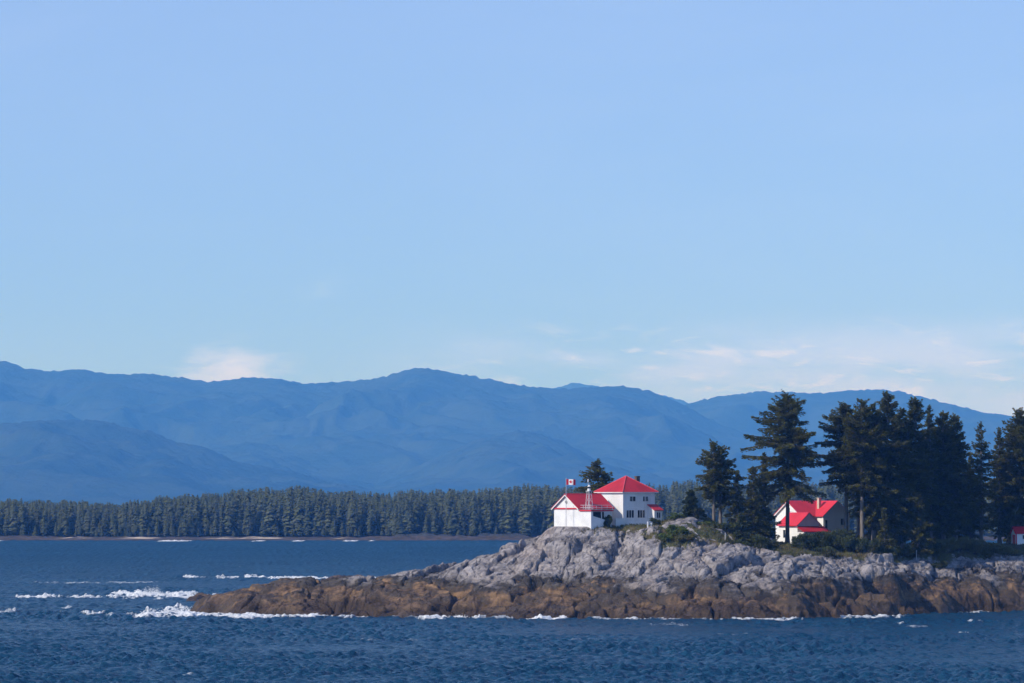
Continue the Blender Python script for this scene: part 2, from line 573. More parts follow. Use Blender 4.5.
def island_h(x, y):
    wx = x + 1.6 * fbm(x * 0.16, y * 0.16, 3, 101)
    wy = y + 1.6 * fbm(x * 0.16 + 9, y * 0.16, 3, 102)
    h = base_h(wx, wy)
    veg = veg_mask(x, y)
    rk = 1 - 0.85 * veg
    hi = sstep(6.0, 9.5, h + 1.2 * fbm(x * 0.06, y * 0.06, 3, 55))     # grey rock above, brown boulders below
    # long joint-bounded slabs running obliquely up the slope, each with its own tilt
    sa = (2 * wx - wy) / 2.236; al = (wx + 2 * wy) / 2.236
    def slabs(ps, pa, seed, off, tilt, crack):
        q1, q2, qi, qx, qy, qj = worley(sa / ps + 0.25 * fbm(wx / ps * 0.4, wy / ps * 0.4, 2, seed + 3), al / pa, seed, True)
        hh_ = (qi - 0.5) * 2 * off + qx * ps * tilt * (0.25 + qj) + qy * pa * tilt * 0.35 * (qi - 0.5)
        return hh_ - crack * np.exp(-((q2 - q1) / 0.06) ** 2)
    grey = slabs(6.0, 13.0, 3, 1.0, 0.16, 1.3) + slabs(2.0, 6.5, 9, 0.26, 0.12, 0.55) + slabs(0.62, 2.2, 29, 0.07, 0.14, 0.12)
    grey = grey * 0.85 + 0.9 * fbm(x * 0.11, y * 0.09, 3, 140)
    wv_ = 0.8 * fbm(x * 0.13, y * 0.13, 3, 150)
    slit = ridged(sa * 0.42 + wv_, al * 0.075 + wv_ * 0.5, 2, 151) - 1.36
    grey = grey - 1.5 * sstep(0.0, 0.06, slit) - 0.7 * sstep(0.0, 0.1, ridged(sa * 0.95 - wv_, al * 0.2, 2, 161) - 1.34)
    # rounded boulders and ledges lower down
    f1, f2, cid = worley(wx / 12.0, wy / 6.5, 5)
    boss = (1 - np.minimum(f1, 1.0) ** 2) * 2.2 + (cid - 0.5) * 1.6 - 1.3 * np.exp(-((f2 - f1) / 0.05) ** 2)
    brown = boss + slabs(3.2, 3.4, 15, 0.30, 0.10, 0.3) + slabs(0.9, 1.3, 16, 0.10, 0.15, 0.1) - 1.35
    led = h * 0.55 + 0.5 * fbm(x * 0.12, y * 0.12, 3, 44)
    brown = brown + 0.9 * (np.abs((led % 1.0) - 0.5) - 0.25)
    rough = fbm(x * 0.8, y * 0.8, 5, 77, 0.55)
    disp = grey * hi + brown * (1 - hi) + rough * 0.11
    gul = -2.4 * np.exp(-((ridged(x * 0.03 + 3, y * 0.018, 2, 90) - 1.46) / 0.035) ** 2)      # a few clefts to the sea
    amp = sstep(-3.0, 1.5, h) * (1 - 0.5 * sstep(14.5, 17.0, h))
    amp = amp * (0.3 + 0.7 * sstep(-62, -40, x))
    h = h + rk * amp * (disp - 0.25 + gul * (1 - 0.5 * hi))
    h = h + veg * 0.35 * fbm(x * 0.25, y * 0.25, 3, 33)
    for cx, cy, rad, z in PADS:
        w = 1 - sstep(rad * 0.75, rad * 1.25, np.hypot(x - cx, y - cy))
        h = h * (1 - w) + z * w
    return h


B = R(37.6)
EX = np.array([math.cos(B), math.sin(B)])      # along the right-hand walls, going back
EY = np.array([-math.sin(B), math.cos(B)])     # along the left-hand walls, going back


def corner(px, D):
    return np.array([X(px, D), D])


H1 = corner(623, 806)        # near corner of the hip-roofed house
F1 = corner(591, 797)        # near corner of the fog-signal building
H2 = corner(823, 838)        # near corner of the second house
Z_H1, Z_F1, Z_H2 = 18.1, 17.2, 13.2
c = H1 + EX * 4 + EY * 3; PADS.append((c[0], c[1], 8.2, Z_H1 + 0.0))
c = H1 + EX * 1.5 - EY * 3.4; PADS.append((c[0], c[1], 5.0, Z_H1 - 0.55))
c = F1 + EX * 3.5 + EY * 6.5; PADS.append((c[0], c[1], 8.0, Z_F1 + 0.1))
c = H2 - EX * 2 + EY * 3; PADS.append((c[0], c[1], 9.5, Z_H2 + 0.05))

xs = np.concatenate([np.arange(-84, 112, 0.2), np.arange(112, 168, 1.0)])
ys = np.concatenate([np.arange(748, 832, 0.17), np.arange(832, 950, 0.6)])
gx, gy = np.meshgrid(xs, ys)
gz = island_h(gx, gy)
XS, YS, GZ = xs, ys, gz
nc = len(xs)
vv = np.stack([gx.ravel(), gy.ravel(), gz.ravel()], 1)
fa = grid_faces(len(ys), nc)
keep = (gz.ravel()[fa].max(1) > -1.5)
fa = fa[keep]
used = np.unique(fa)
remap = np.zeros(len(vv), dtype=np.int64); remap[used] = np.arange(len(used))
vegv = veg_mask(gx, gy).ravel()

m_rock, T, p = new_mat('shore_rock')
geo = T.n('ShaderNodeNewGeometry')
pos = geo.outputs['Position']
sp = T.n('ShaderNodeSeparateXYZ'); T.put(sp.inputs[0], pos)
zz = sp.outputs[2]
n_big = T.noise(T.mapping(pos, (1, 1, 0.6)), 0.09, 4.0, 0.6)
n_mid = T.noise(T.mapping(pos, (0.6, 1, 1.3)), 0.45, 6.0, 0.65, 0.4)
n_fin = T.noise(pos, 2.2, 6.0, 0.7)
zj = T.math('ADD', zz, T.math('ADD', T.math('MULTIPLY', T.math('SUBTRACT', n_big, 0.5), 13.0), T.math('MULTIPLY', T.math('SUBTRACT', n_mid, 0.5), 7.0)))
grey_c = T.mix(T.ramp(n_mid, 0.34, 0.66), (0.39, 0.36, 0.355), (0.15, 0.138, 0.140))
grey_c = T.mix(T.math('MULTIPLY', T.ramp(n_fin, 0.5, 0.75), 0.4), grey_c, (0.44, 0.395, 0.39))
grey_c = T.mix(T.math('MULTIPLY', T.ramp(n_big, 0.52, 0.7), 0.45), grey_c, (0.34, 0.27, 0.23))
crack_shade = T.noise(T.mapping(T.mapping(pos, rot=(0, 0, R(-63.4))), (0.10, 0.85, 0.5)), 1.0, 6.0, 0.68, 0.3)
grey_c = T.mix(T.math('MULTIPLY', T.ramp(crack_shade, 0.54, 0.62), 0.85), grey_c, (0.085, 0.083, 0.095))  # dark diagonal streaks paint the shade of cracks finer than the mesh
dark_c = T.mix(T.ramp(n_mid, 0.4, 0.65), (0.040, 0.036, 0.033), (0.095, 0.080, 0.068))
brown_c = T.mix(T.ramp(n_mid, 0.36, 0.62), (0.27, 0.165, 0.085), (0.085, 0.055, 0.036))
n_pat = T.noise(T.mapping(pos, (0.7, 0.7, 1.6)), 0.22, 4.0, 0.6, 0.6)
brown_c = T.mix(T.ramp(n_pat, 0.46, 0.60), brown_c, (0.055, 0.042, 0.034))
brown_c = T.mix(T.math('MULTIPLY', T.ramp(n_fin, 0.5, 0.7), 0.5), brown_c, (0.23, 0.165, 0.10))
brown_c = T.mix(T.math('MULTIPLY', T.ramp(n_big, 0.50, 0.62), 0.75), brown_c, (0.065, 0.048, 0.034))
weed_c = T.mix(T.ramp(n_fin, 0.4, 0.65), (0.035, 0.024, 0.015), (0.075, 0.045, 0.022))
cc = T.mix(T.ramp(zj, 0.9, 2.6), weed_c, brown_c)
cc = T.mix(T.ramp(zj, 4.6, 6.2), cc, dark_c)
cc = T.mix(T.ramp(zj, 6.7, 8.3), cc, grey_c)
va_ = T.n('ShaderNodeAttribute', attribute_name='soil').outputs['Fac']
soil = T.mix(T.ramp(n_mid, 0.35, 0.65), (0.075, 0.085, 0.030), (0.11, 0.085, 0.045))
cc = T.mix(T.ramp(T.math('ADD', va_, T.math('MULTIPLY', T.math('SUBTRACT', n_fin, 0.5), 0.8)), 0.4, 0.6), cc, soil)
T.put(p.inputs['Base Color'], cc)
T.put(p.inputs['Roughness'], T.ramp(zj, 1.0, 6.5, 0.5, 0.92))
p.inputs['Specular IOR Level'].default_value = 0.25
b = T.n('ShaderNodeBump'); b.inputs['Strength'].default_value = 1.0; b.inputs['Distance'].default_value = 0.4
T.put(b.inputs['Height'], T.math('ADD', T.noise(T.mapping(pos, (1, 1, 1.6), rot=(0.5, 0.4, 0.5)), 1.3, 8.0, 0.68, 0.3), T.math('MULTIPLY', n_fin, 0.4)))
T.put(p.inputs['Normal'], b.outputs[0])
M_ROCK = m_rock
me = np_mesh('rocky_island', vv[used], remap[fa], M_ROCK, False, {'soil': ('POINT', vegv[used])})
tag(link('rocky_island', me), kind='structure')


def ground(x, y):
    """height of the island under a point"""
    i = np.clip(np.searchsorted(XS, x) - 1, 0, len(XS) - 2); j = np.clip(np.searchsorted(YS, y) - 1, 0, len(YS) - 2)
    fx = (x - XS[i]) / (XS[i + 1] - XS[i]); fy = (y - YS[j]) / (YS[j + 1] - YS[j])
    return (GZ[j, i] * (1 - fx) + GZ[j, i + 1] * fx) * (1 - fy) + (GZ[j + 1, i] * (1 - fx) + GZ[j + 1, i + 1] * fx) * fy


# low reefs awash behind the point
def reef(px0, px1, D, depth, h, seed):
    x0, x1 = X(px0, D), X(px1, D)
    n = 160; mrow = 60
    rx, ry = np.meshgrid(np.linspace(x0 - 2, x1 + 2, n), np.linspace(D - depth, D + depth, mrow))
    u = (rx - (x0 + x1) / 2) / ((x1 - x0) / 2); v = (ry - D) / depth
    e = 1 - u * u - v * v + 0.25 * fbm(rx * 0.3, ry * 0.3, 3, seed)
    z = h * np.clip(e, -1, 1) ** 1.0 + 0.5 * fbm(rx * 0.5, ry * 0.5, 4, seed + 3) * sstep(0, .3, e) - 0.05
    z = np.where(e < -0.3, -2, z)
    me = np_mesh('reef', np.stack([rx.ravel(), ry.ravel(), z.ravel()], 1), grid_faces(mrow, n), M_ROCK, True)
    tag(link('reef', me), kind='structure')


reef(318, 382, 1120, 9, 1.7, 5)
reef(186, 222, 900, 8, 1.5, 8)

# ------------------------------------------------------------------ water with waves and foam
PATCH = [  # px0, px1, row, half thickness in rows, strength
    (108, 212, 595.5, 2.6, 1.0), (66, 104, 597.5, 0.7, 0.8), (14, 60, 597, 1.0, 0.9), (0, 16, 612, 0.8, 0.6), (62, 74, 608, 0.8, 0.6),
    (112, 345, 615.5, 2.0, 0.95), (150, 262, 613.0, 3.6, 1.0), (330, 372, 615.5, 2.0, 0.95), (372, 412, 616, 1.3, 0.8), (412, 484, 616.5, 1.9, 0.95),
    (508, 574, 617.6, 1.7, 0.95), (596, 650, 618.8, 0.8, 0.7), (728, 800, 619.3, 1.3, 0.8), (800, 900, 617.0, 1.3, 0.75), (896, 905, 624, 0.7, 0.75), (956, 967, 632, 0.8, 0.75),
    (966, 985, 622, 0.5, 0.6), (960, 980, 612.0, 1.0, 0.7), (36, 104, 583, 0.6, 0.5), (108, 164, 582.5, 0.6, 0.55), (182, 208, 577.3, 0.8, 0.8),
    (214, 244, 577.3, 0.8, 0.7), (244, 270, 577, 0.9, 0.9), (270, 332, 578.6, 1.2, 0.95), (340, 382, 579.6, 0.8, 0.8), (360, 378, 579, 0.7, .8),
    (640, 700, 625, .5, .4), (700, 760, 634, .5, .35), (560, 660, 640, .5, .3), (330, 420, 640, .5, .3), (180, 200, 676, .6, .5), (895, 930, 627, .5, .5)]


def water_mesh():
    fine = np.arange(-110, 1134.1, 1.0)
    coarse_l = np.array([-14000, -9000, -6000, -4000, -2500, -1500, -900, -500, -250.0])
    cols = np.concatenate([coarse_l, fine, 1024 - coarse_l[::-1]])
    pyf = np.arange(704, 537.5, -0.22)
    Df = DW(pyf)
    rows = np.concatenate([[-380, 0, 100, 200, 280, 340, 390, 425.0], Df, [2700, 3200, 4000, 5500, 8000, 12000, 20000, 35000.0]])
    PX, D = np.meshgrid(cols, rows)
    x = np.clip((PX - 512) / F * np.maximum(D, 430), -10500, 10500)
    y = D.copy()
    dy = np.gradient(rows)[:, None]
    dx = np.gradient(cols)[None, :] / F * np.maximum(D, 430)
    rng = np.random.default_rng(4)
    z = np.zeros_like(x)
    wind = math.atan2(-0.75, 0.66)
    N = 80
    for i in range(N):
        lam = 0.9 * (11.0 ** ((i + rng.random()) / N))
        th = wind + rng.normal(0, 0.75)
        k = 2 * np.pi / lam
        kx, ky = k * math.cos(th), k * math.sin(th)
        slope = 0.115 if lam < 2.8 else (0.075 if lam < 5.5 else 0.022)
        att = np.exp(-(np.abs(ky) * dy / np.pi * 0.16) ** 2 - (np.abs(kx) * dx / np.pi * 0.6) ** 2)
        ph = kx * x + ky * y + rng.random() * 6.28
        ph = ph + 0.5 * np.sin(ph * 0.23 + i)
        z += slope / k * att * np.sin(ph)
    group = 0.75 + 0.5 * fbm(x / 60, y / 60, 3, 12)
    z *= group
    sel = (PX > -130) & (PX < 1150) & (D > 420) & (D < 2600)
    py = HY + CAMZ * F / np.maximum(D, 1)
    foam = np.zeros_like(x)
    fr = np.where(sel)
    fx_, fy_, fpx, fpy = x[fr], y[fr], PX[fr], py[fr]
    nz = 0.9 * fbm(fx_ * 0.22, fy_ * 0.05, 5, 21, 0.62) + 1.1 * (ridged(fx_ * 0.55, fy_ * 0.10, 4, 22, 0.6) - 1.4)
    nz2 = fbm(fx_ * 0.09, fy_ * 0.03, 3, 27)
    fo = np.zeros_like(fx_)
    for (a, b_, r, ht, st) in PATCH:
        c0 = (a + b_) / 2; hw = (b_ - a) / 2
        e = (np.abs((fpx - c0) / hw) ** 2.5) + ((fpy - r - 0.9 * ht * nz2) / ht) ** 2
        s = 1.15 - e + 0.95 * nz
        fo = np.maximum(fo, st * sstep(0.0, 1.0, s))
    # swash: where the rock is just under the surface
    inb = (fx_ > XS[0] + 1) & (fx_ < 150) & (fy_ > YS[0] + 1) & (fy_ < 880)
    hh = np.full_like(fx_, -9.0)
    hh[inb] = ground(fx_[inb], fy_[inb])
    sw = sstep(-1.6, -0.3, hh + 1.1 * nz) * sstep(0.10, 0.5, nz2 + 0.25 + 0.4 * nz)
    fo = np.maximum(fo, 0.6 * sw)
    # scattered small white horses
    wc = fbm(fx_ * 0.10 + 7, fy_ * 0.035, 4, 61, 0.6)
    fo = np.maximum(fo, 0.75 * sstep(1.16, 1.5, wc))
    # far edge of the sound, little breakers along the other shore
    far = np.exp(-((fpy - 541.0) / 0.55) ** 2) * sstep(0.1, 0.4, fbm(fx_ / 26.0, fy_ * 0, 3, 71)) * (fpx < 560)
    fo = np.maximum(fo, far)
    foam[fr] = fo
    z[fr] += fo * (0.12 + 0.35 * np.abs(nz))
    return np_mesh('water', np.stack([x.ravel(), y.ravel(), z.ravel()], 1), grid_faces(len(rows), len(cols)), None, True, {'foam': ('POINT', foam.ravel())})


m_w, T, p = new_mat('sea_water')
pos = T.n('ShaderNodeNewGeometry').outputs['Position']
fo = T.n('ShaderNodeAttribute', attribute_name='foam').outputs['Fac']
fn = T.noise(T.mapping(pos, (1, .3, 1)), 1.1, 6.0, 0.75)
fm = T.ramp(T.math('ADD', fo, T.math('MULTIPLY', T.math('SUBTRACT', fn, 0.5), 1.3)), 0.20, 1.0)
fm = T.math('MULTIPLY', fm, T.ramp(fo, 0.04, 0.12))
wvar = T.noise(T.mapping(pos, (1, 0.5, 1)), 0.02, 4.0, 0.6)
wcol = T.mix(T.ramp(wvar, 0.35, 0.65), (0.009, 0.052, 0.108), (0.012, 0.062, 0.124))
T.put(p.inputs['Base Color'], T.mix(fm, wcol, (0.84, 0.86, 0.87)))
wy_ = T.n('ShaderNodeSeparateXYZ'); T.put(wy_.inputs[0], pos)
T.put(p.inputs['Roughness'], T.math('MAXIMUM', T.math('MULTIPLY', fm, 0.85), T.ramp(wy_.outputs[1], 550, 2000, 0.24, 0.58)))
p.inputs['IOR'].default_value = 1.333
p.inputs['Specular IOR Level'].default_value = 0.085
b = T.n('ShaderNodeBump'); b.inputs['Strength'].default_value = 1.0; b.inputs['Distance'].default_value = 1.1
hb = T.math('ADD', T.noise(T.mapping(pos, (0.55, 1.0, 1), rot=(0, 0, 0.25)), 0.8, 5.0, 0.62, 0.2), T.math('MULTIPLY', T.noise(T.mapping(pos, (0.5, 1, 1), rot=(0, 0, -0.4)), 0.24, 3.0, 0.5), 1.6))
T.put(b.inputs['Height'], hb)
T.put(p.inputs['Normal'], b.outputs[0])
wm = water_mesh()
wm.materials.append(m_w)
tag(link('water', wm), kind='structure')


def spray():
    rng = np.random.default_rng(3)
    V = []; Fc = []
    ico = np.array([(0, 0, 1), (1, 0, 0), (0, 1, 0), (-1, 0, 0), (0, -1, 0), (0, 0, -1)], float)
    fi = np.array([(0, 1, 2), (0, 2, 3), (0, 3, 4), (0, 4, 1), (5, 2, 1), (5, 3, 2), (5, 4, 3), (5, 1, 4)])
    def burst(px, py, w, h, n, r):
        D = DW(py)
        for _ in range(n):
            t = rng.random() ** 1.8
            x = X(px, D) + rng.normal(0, w) * (1 - 0.5 * t)
            y = D + rng.normal(0, 0.8)
            z = t * h * math.exp(-((x - X(px, D)) / (w * 1.3)) ** 2) * rng.uniform(0.5, 1.2)
            s = r * rng.uniform(0.5, 1.3) * (1.1 - 0.6 * t)
            b0 = sum(len(q) for q in V)
            jit = 1 + rng.normal(0, 0.25, (6, 1))
            V.append(ico * s * jit + (x, y, z)); Fc.append(fi + b0)
    burst(150, 594, 2.4, 1.7, 700, 0.10)
    burst(157, 594.5, 1.0, 2.4, 260, 0.09)
    burst(185, 594.5, 3.5, 1.0, 300, 0.10)
    burst(200, 611, 4.5, 1.2, 500, 0.11)
    burst(180, 611.5, 3.0, 0.9, 200, 0.11)
    burst(354, 615.5, 0.7, 1.1, 160, 0.12)
    burst(466, 616.5, 0.9, 1.2, 200, 0.12)
    burst(462, 617, 2.5, 0.5, 150, 0.12)
    burst(545, 617.8, 3.0, 0.6, 200, 0.13)
    burst(302, 578.5, 3, 0.8, 160, 0.10)
    me = np_mesh('sea_spray', np.concatenate(V), np.concatenate(Fc), M_SPRAY, True)
    tag(link('sea_spray', me), kind='stuff')


spray()

# ------------------------------------------------------------------ far shore with its forest
def far_land(x, y):
    px = x / y * F + 512
    sh = DW(540.3) + 12 * fbm(x / 60, x * 0, 3, 15)
    d = y - sh
    h = 0.8 * sstep(-8, 3, d) + 0.5 * sstep(0, 20, d) + 11 * sstep(25, 300, d) - 2 * sstep(0, -10, d)
    rocks = np.exp(-((px - 438) / 48) ** 2) + 0.5 * np.exp(-((px - 520) / 40) ** 2) + 0.4 * np.exp(-((px - 30) / 30) ** 2)
    f1, f2, cid = worley(x / 9, y / 9, 44)
    return h + sstep(0, 12, d) * (rocks * (0.2 + 4.2 * (cid - 0.35) + 1.5 * (1 - f1)) + 0.8 * fbm(x / 8, y / 8, 4, 16)) * sstep(80, 30, d)


fx_ = np.arange(-1150, 1150, 2.2); fy_ = np.concatenate([np.arange(2330, 2450, 2.0), np.arange(2450, 3050, 15)])
ax, ay = np.meshgrid(fx_, fy_)
m_far, T, p = new_mat('far_shore_ground')
pos = T.n('ShaderNodeNewGeometry').outputs['Position']
sp = T.n('ShaderNodeSeparateXYZ'); T.put(sp.inputs[0], pos)
n1 = T.noise(T.mapping(pos, (1, 0.3, 1)), 0.02, 3.0, 0.5)
n2 = T.noise(pos, 0.25, 5.0, 0.6)
cc = T.mix(T.ramp(n2, 0.4, 0.6), (0.03, 0.024, 0.02), (0.07, 0.05, 0.04))
rockc = T.mix(T.ramp(n2, 0.4, 0.62), (0.040, 0.046, 0.050), (0.014, 0.017, 0.018))
cc = T.mix(T.ramp(sp.outputs[2], 2.0, 3.0), cc, rockc)
bx = T.math('ADD', sp.outputs[0], 0)


def xband(a, b_):
    D = 2400
    return T.math('MULTIPLY', T.ramp(bx, X(a, D), X(a, D) + 8), T.ramp(bx, X(b_, D), X(b_, D) - 8))


beach = T.math('MAXIMUM', T.math('MAXIMUM', xband(204, 292), xband(122, 168)), T.math('MAXIMUM', xband(60, 100), xband(330, 352)))
beach = T.math('MULTIPLY', T.math('MULTIPLY', beach, T.ramp(sp.outputs[2], 0.75, 1.1)), T.ramp(T.noise(T.mapping(pos, (0.05, 0.05, 1)), 1.0, 4.0, 0.65), 0.44, 0.6))
cc = T.mix(beach, cc, (0.50, 0.41, 0.31))
cc = T.mix(T.ramp(T.math('SUBTRACT', sp.outputs[1], T.math('MULTIPLY', n2, 14)), 2392, 2402), cc, (0.05, 0.06, 0.03))
T.put(p.inputs['Base Color'], cc)
p.inputs['Roughness'].default_value = 0.95
me = np_mesh('far_shore', np.stack([ax.ravel(), ay.ravel(), far_land(ax, ay).ravel()], 1), grid_faces(len(fy_), len(fx_)), m_far, True)
tag(link('far_shore', me), kind='structure')


def far_forest():
    rng = np.random.default_rng(11)
    V = []; Q = []; tone = []
    nb = 0
    top_px = [-300, 0, 60, 120, 160, 200, 250, 300, 340, 400, 440, 500, 540, 600, 640, 690, 720, 800, 1000, 1300]
    top_py = [497, 500, 500, 502, 496, 494, 489, 487, 491, 492, 490, 488, 485, 487, 486, 481, 482, 482, 480, 478]
    n = 8200
    for i in range(n):
        px = rng.uniform(-260, 1260)
        if px > 760 and rng.random() < 0.55:
            continue
        row = rng.random()
        D = 2401 + 460 * row ** 1.6 + (6 if 200 < px < 300 else 0) - (13 if 395 < px < 530 else 0)
        x = X(px, D)
        gz_ = far_land(np.array([x]), np.array([float(D)]))[0]
        ty = np.interp(px, top_px, top_py)
        ty += 2.6 * float(fbm(np.array([px / 22.0]), np.array([0.3]), 3, 91)[0]) + 1.6 * float(fbm(np.array([px / 6.0]), np.array([2.3]), 2, 92)[0])
        zt = Z(ty, D)
        H = (zt - gz_) * (rng.uniform(0.66, 1.06) if row > 0.12 else rng.uniform(0.35, 0.9))
        if row <= 0.03:
            H *= rng.uniform(0.3, 0.7)
        H = max(H, 5)
        rad = H * rng.uniform(0.065, 0.15) + 0.8
        tiers = 16; per = 8
        t = (np.arange(tiers)[:, None] + rng.uniform(-.4, .4, (tiers, per))) / tiers
        t = np.clip(t, 0, 1)
        az = rng.uniform(0, 6.28, (tiers, per))
        L = rad * (0.16 + np.minimum(1, (1 - t) * 1.5) ** 0.8) * rng.uniform(0.5, 1.15, (tiers, per)) * np.minimum(1, 0.5 + 3 * t)
        z0 = gz_ + H * (0.10 + 0.9 * t)
        c, s = np.cos(az), np.sin(az)
        wd = 0.30 * L + 0.25
        base = np.stack([x + 0 * c, D + 0 * c, z0 + 0.35 * L], -1)
        tip = np.stack([x + L * c, D + L * s, z0 - 0.22 * L], -1)
        mid = np.stack([x + 0.6 * L * c, D + 0.6 * L * s, z0 + 0.05 * L], -1)
        sd = np.stack([-s * wd, c * wd, -0.25 * L], -1)
        sd2 = np.stack([s * wd, -c * wd, -0.25 * L], -1)
        quad = np.stack([base, mid + sd, tip, mid + sd2], 2).reshape(-1, 3)
        V.append(quad)
        tn = np.clip(rng.normal(0.35 + 0.30 * (rng.random() - 0.5), 0.22), 0, 1)
        tone.append(np.clip(np.full(tiers * per, tn) + rng.normal(0, 0.12, tiers * per), 0, 1))
    V = np.concatenate(V)
    Qf = np.arange(len(V)).reshape(-1, 4)
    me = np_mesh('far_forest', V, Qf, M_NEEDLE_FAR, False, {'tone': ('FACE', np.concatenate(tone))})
    tag(link('far_forest', me), kind='stuff')


far_forest()


# ------------------------------------------------------------------ mountains
m_mt, T, p = new_mat('forested_mountain')
pos = T.n('ShaderNodeNewGeometry').outputs['Position']
n1 = T.noise(T.mapping(pos, (1, 1, 1)), 0.0036, 6.0, 0.6)
n2 = T.noise(pos, 0.018, 5.0, 0.65)
cc = T.mix(T.ramp(n1, 0.38, 0.62), (0.020, 0.038, 0.026), (0.036, 0.056, 0.035))
cc = T.mix(T.math('MULTIPLY', T.ramp(n2, 0.55, 0.75), 0.5), cc, (0.055, 0.072, 0.045))
T.put(p.inputs['Base Color'], cc)
p.inputs['Roughness'].default_value = 1.0
p.inputs['Specular IOR Level'].default_value = 0.0
b = T.n('ShaderNodeBump'); b.inputs['Strength'].default_value = 1.0; b.inputs['Distance'].default_value = 10.0
T.put(b.inputs['Height'], T.noise(pos, 0.021, 5.0, 0.7))
T.put(p.inputs['Normal'], b.outputs[0])


def mountain(name, pts, D, wf, wb, x0, x1, step, seed, rough=1.0, power=0.85, amp=0.31):
    k = D / 12000.0
    px = np.array([q_[0] for q_ in pts], float); py = np.array([q_[1] for q_ in pts], float)
    xr = np.arange(X(x0, D), X(x1, D), step)
    yr = np.arange(D - wf, D + wb, step * 1.5)
    gx_, gy_ = np.meshgrid(xr, yr)
    # smooth interpolation of the ridge line
    pxx = np.linspace(x0, x1, 900)
    pyy = np.interp(pxx, px, py)
    ker = np.hanning(15); ker /= ker.sum()
    pyy = np.convolve(np.pad(pyy, 7, mode='edge'), ker, 'valid')
    wx_ = gx_ + 120 * k * fbm(gx_ / 900 / k, gy_ / 900 / k, 3, seed + 2) * sstep(0, 600, np.abs(gy_ - D))
    rz_ = Z(np.interp(wx_ / D * F + 512, pxx, pyy), D)
    front = np.clip((D - gy_) / wf, 0, 1); back = np.clip((gy_ - D) / wb, 0, 1)
    e = np.where(gy_ < D, front, back)
    off = sstep(0.0, 0.30, e)
    val = ridged(gx_ / 560 / k + 0.35 * fbm(gx_ / 500 / k, gy_ / 500 / k, 2, seed), gy_ / 1500 / k, 5, seed, 0.45) - 1.25
    prof = np.clip(1 - e ** power, 0, 1)
    h = rz_ * prof * (1 + amp * off * val * 1.6) + 30 * k * off * (1 - e) * fbm(gx_ / 260 / k, gy_ / 260 / k, 4, seed + 5)
    h = h + rough * 7.0 * fbm(gx_ / 34, gy_ / 34, 3, seed + 9, 0.8) * prof
    h = np.where(e > 0.985, -6, h)
    h = np.maximum(h, -6)
    me = np_mesh(name, np.stack([gx_.ravel(), gy_.ravel(), h.ravel()], 1), grid_faces(len(yr), len(xr)), m_mt, True)
    return tag(link(name, me), kind='structure')


MAIN = [(-420, 372), (-200, 366), (-60, 362), (0, 359.5), (12, 362), (24, 368), (50, 370.5), (85, 368.5), (100, 373), (150, 373.5), (180, 377), (210, 381.5), (245, 377), (280, 378),
        (300, 383.5), (340, 381.5), (370, 378.5), (385, 376.5), (400, 370), (425, 367), (450, 372), (490, 379), (530, 386), (560, 388.5), (590, 387), (620, 385), (645, 389),
        (665, 396), (690, 408), (720, 424), (780, 445), (900, 470), (1300, 495)]
mountain('mountains', MAIN, 20000, 4400, 2600, -420, 1300, 16.0, 3)
RIGHT = [(560, 470), (610, 440), (650, 418), (680, 405), (700, 400), (725, 395), (760, 391), (790, 391.5), (820, 393), (850, 389.5), (880, 388.5), (905, 392), (940, 401), (980, 411), (1010, 421), (1050, 432), (1200, 452), (1450, 446)]
mountain('mountains', RIGHT, 21700, 4400, 2400, 560, 1450, 17.0, 8)
LEFT = [(-420, 440), (-100, 430), (0, 424), (40, 421), (75, 420), (105, 421), (125, 428), (150, 431), (172, 442), (205, 447), (235, 462), (268, 468), (300, 474), (340, 488), (400, 500)]
mountain('mountains', LEFT, 14900, 2600, 2600, -420, 400, 13.0, 13, power=1.0)
MID = [(330, 502), (370, 488), (430, 461), (475, 441), (520, 430), (560, 440), (600, 462), (650, 478), (720, 490), (780, 502)]
mountain('mountains', MID, 16600, 2600, 2600, 330, 780, 14.0, 23, power=1.0)
SPUR = [(80, 500), (140, 474), (180, 456), (215, 448), (250, 442), (280, 446), (310, 459), (345, 464), (390, 480), (440, 500)]
mountain('mountains', SPUR, 17600, 2600, 2600, 80, 440, 13.0, 43, power=1.0)
SPUR2 = [(530, 500), (560, 482), (600, 466), (640, 455), (670, 452), (700, 460), (730, 463), (780, 448), (830, 440), (880, 447), (960, 470), (1040, 500)]
mountain('mountains', SPUR2, 18300, 2600, 2600, 530, 1040, 13.0, 53, power=1.0)
FAR = [(470, 420), (530, 393), (555, 386.5), (575, 381.5), (597, 384.5), (620, 391), (640, 393), (665, 394.5), (682, 399), (700, 407), (760, 430)]
mountain('mountains', FAR, 27500, 2600, 2200, 470, 760, 21.0, 33)


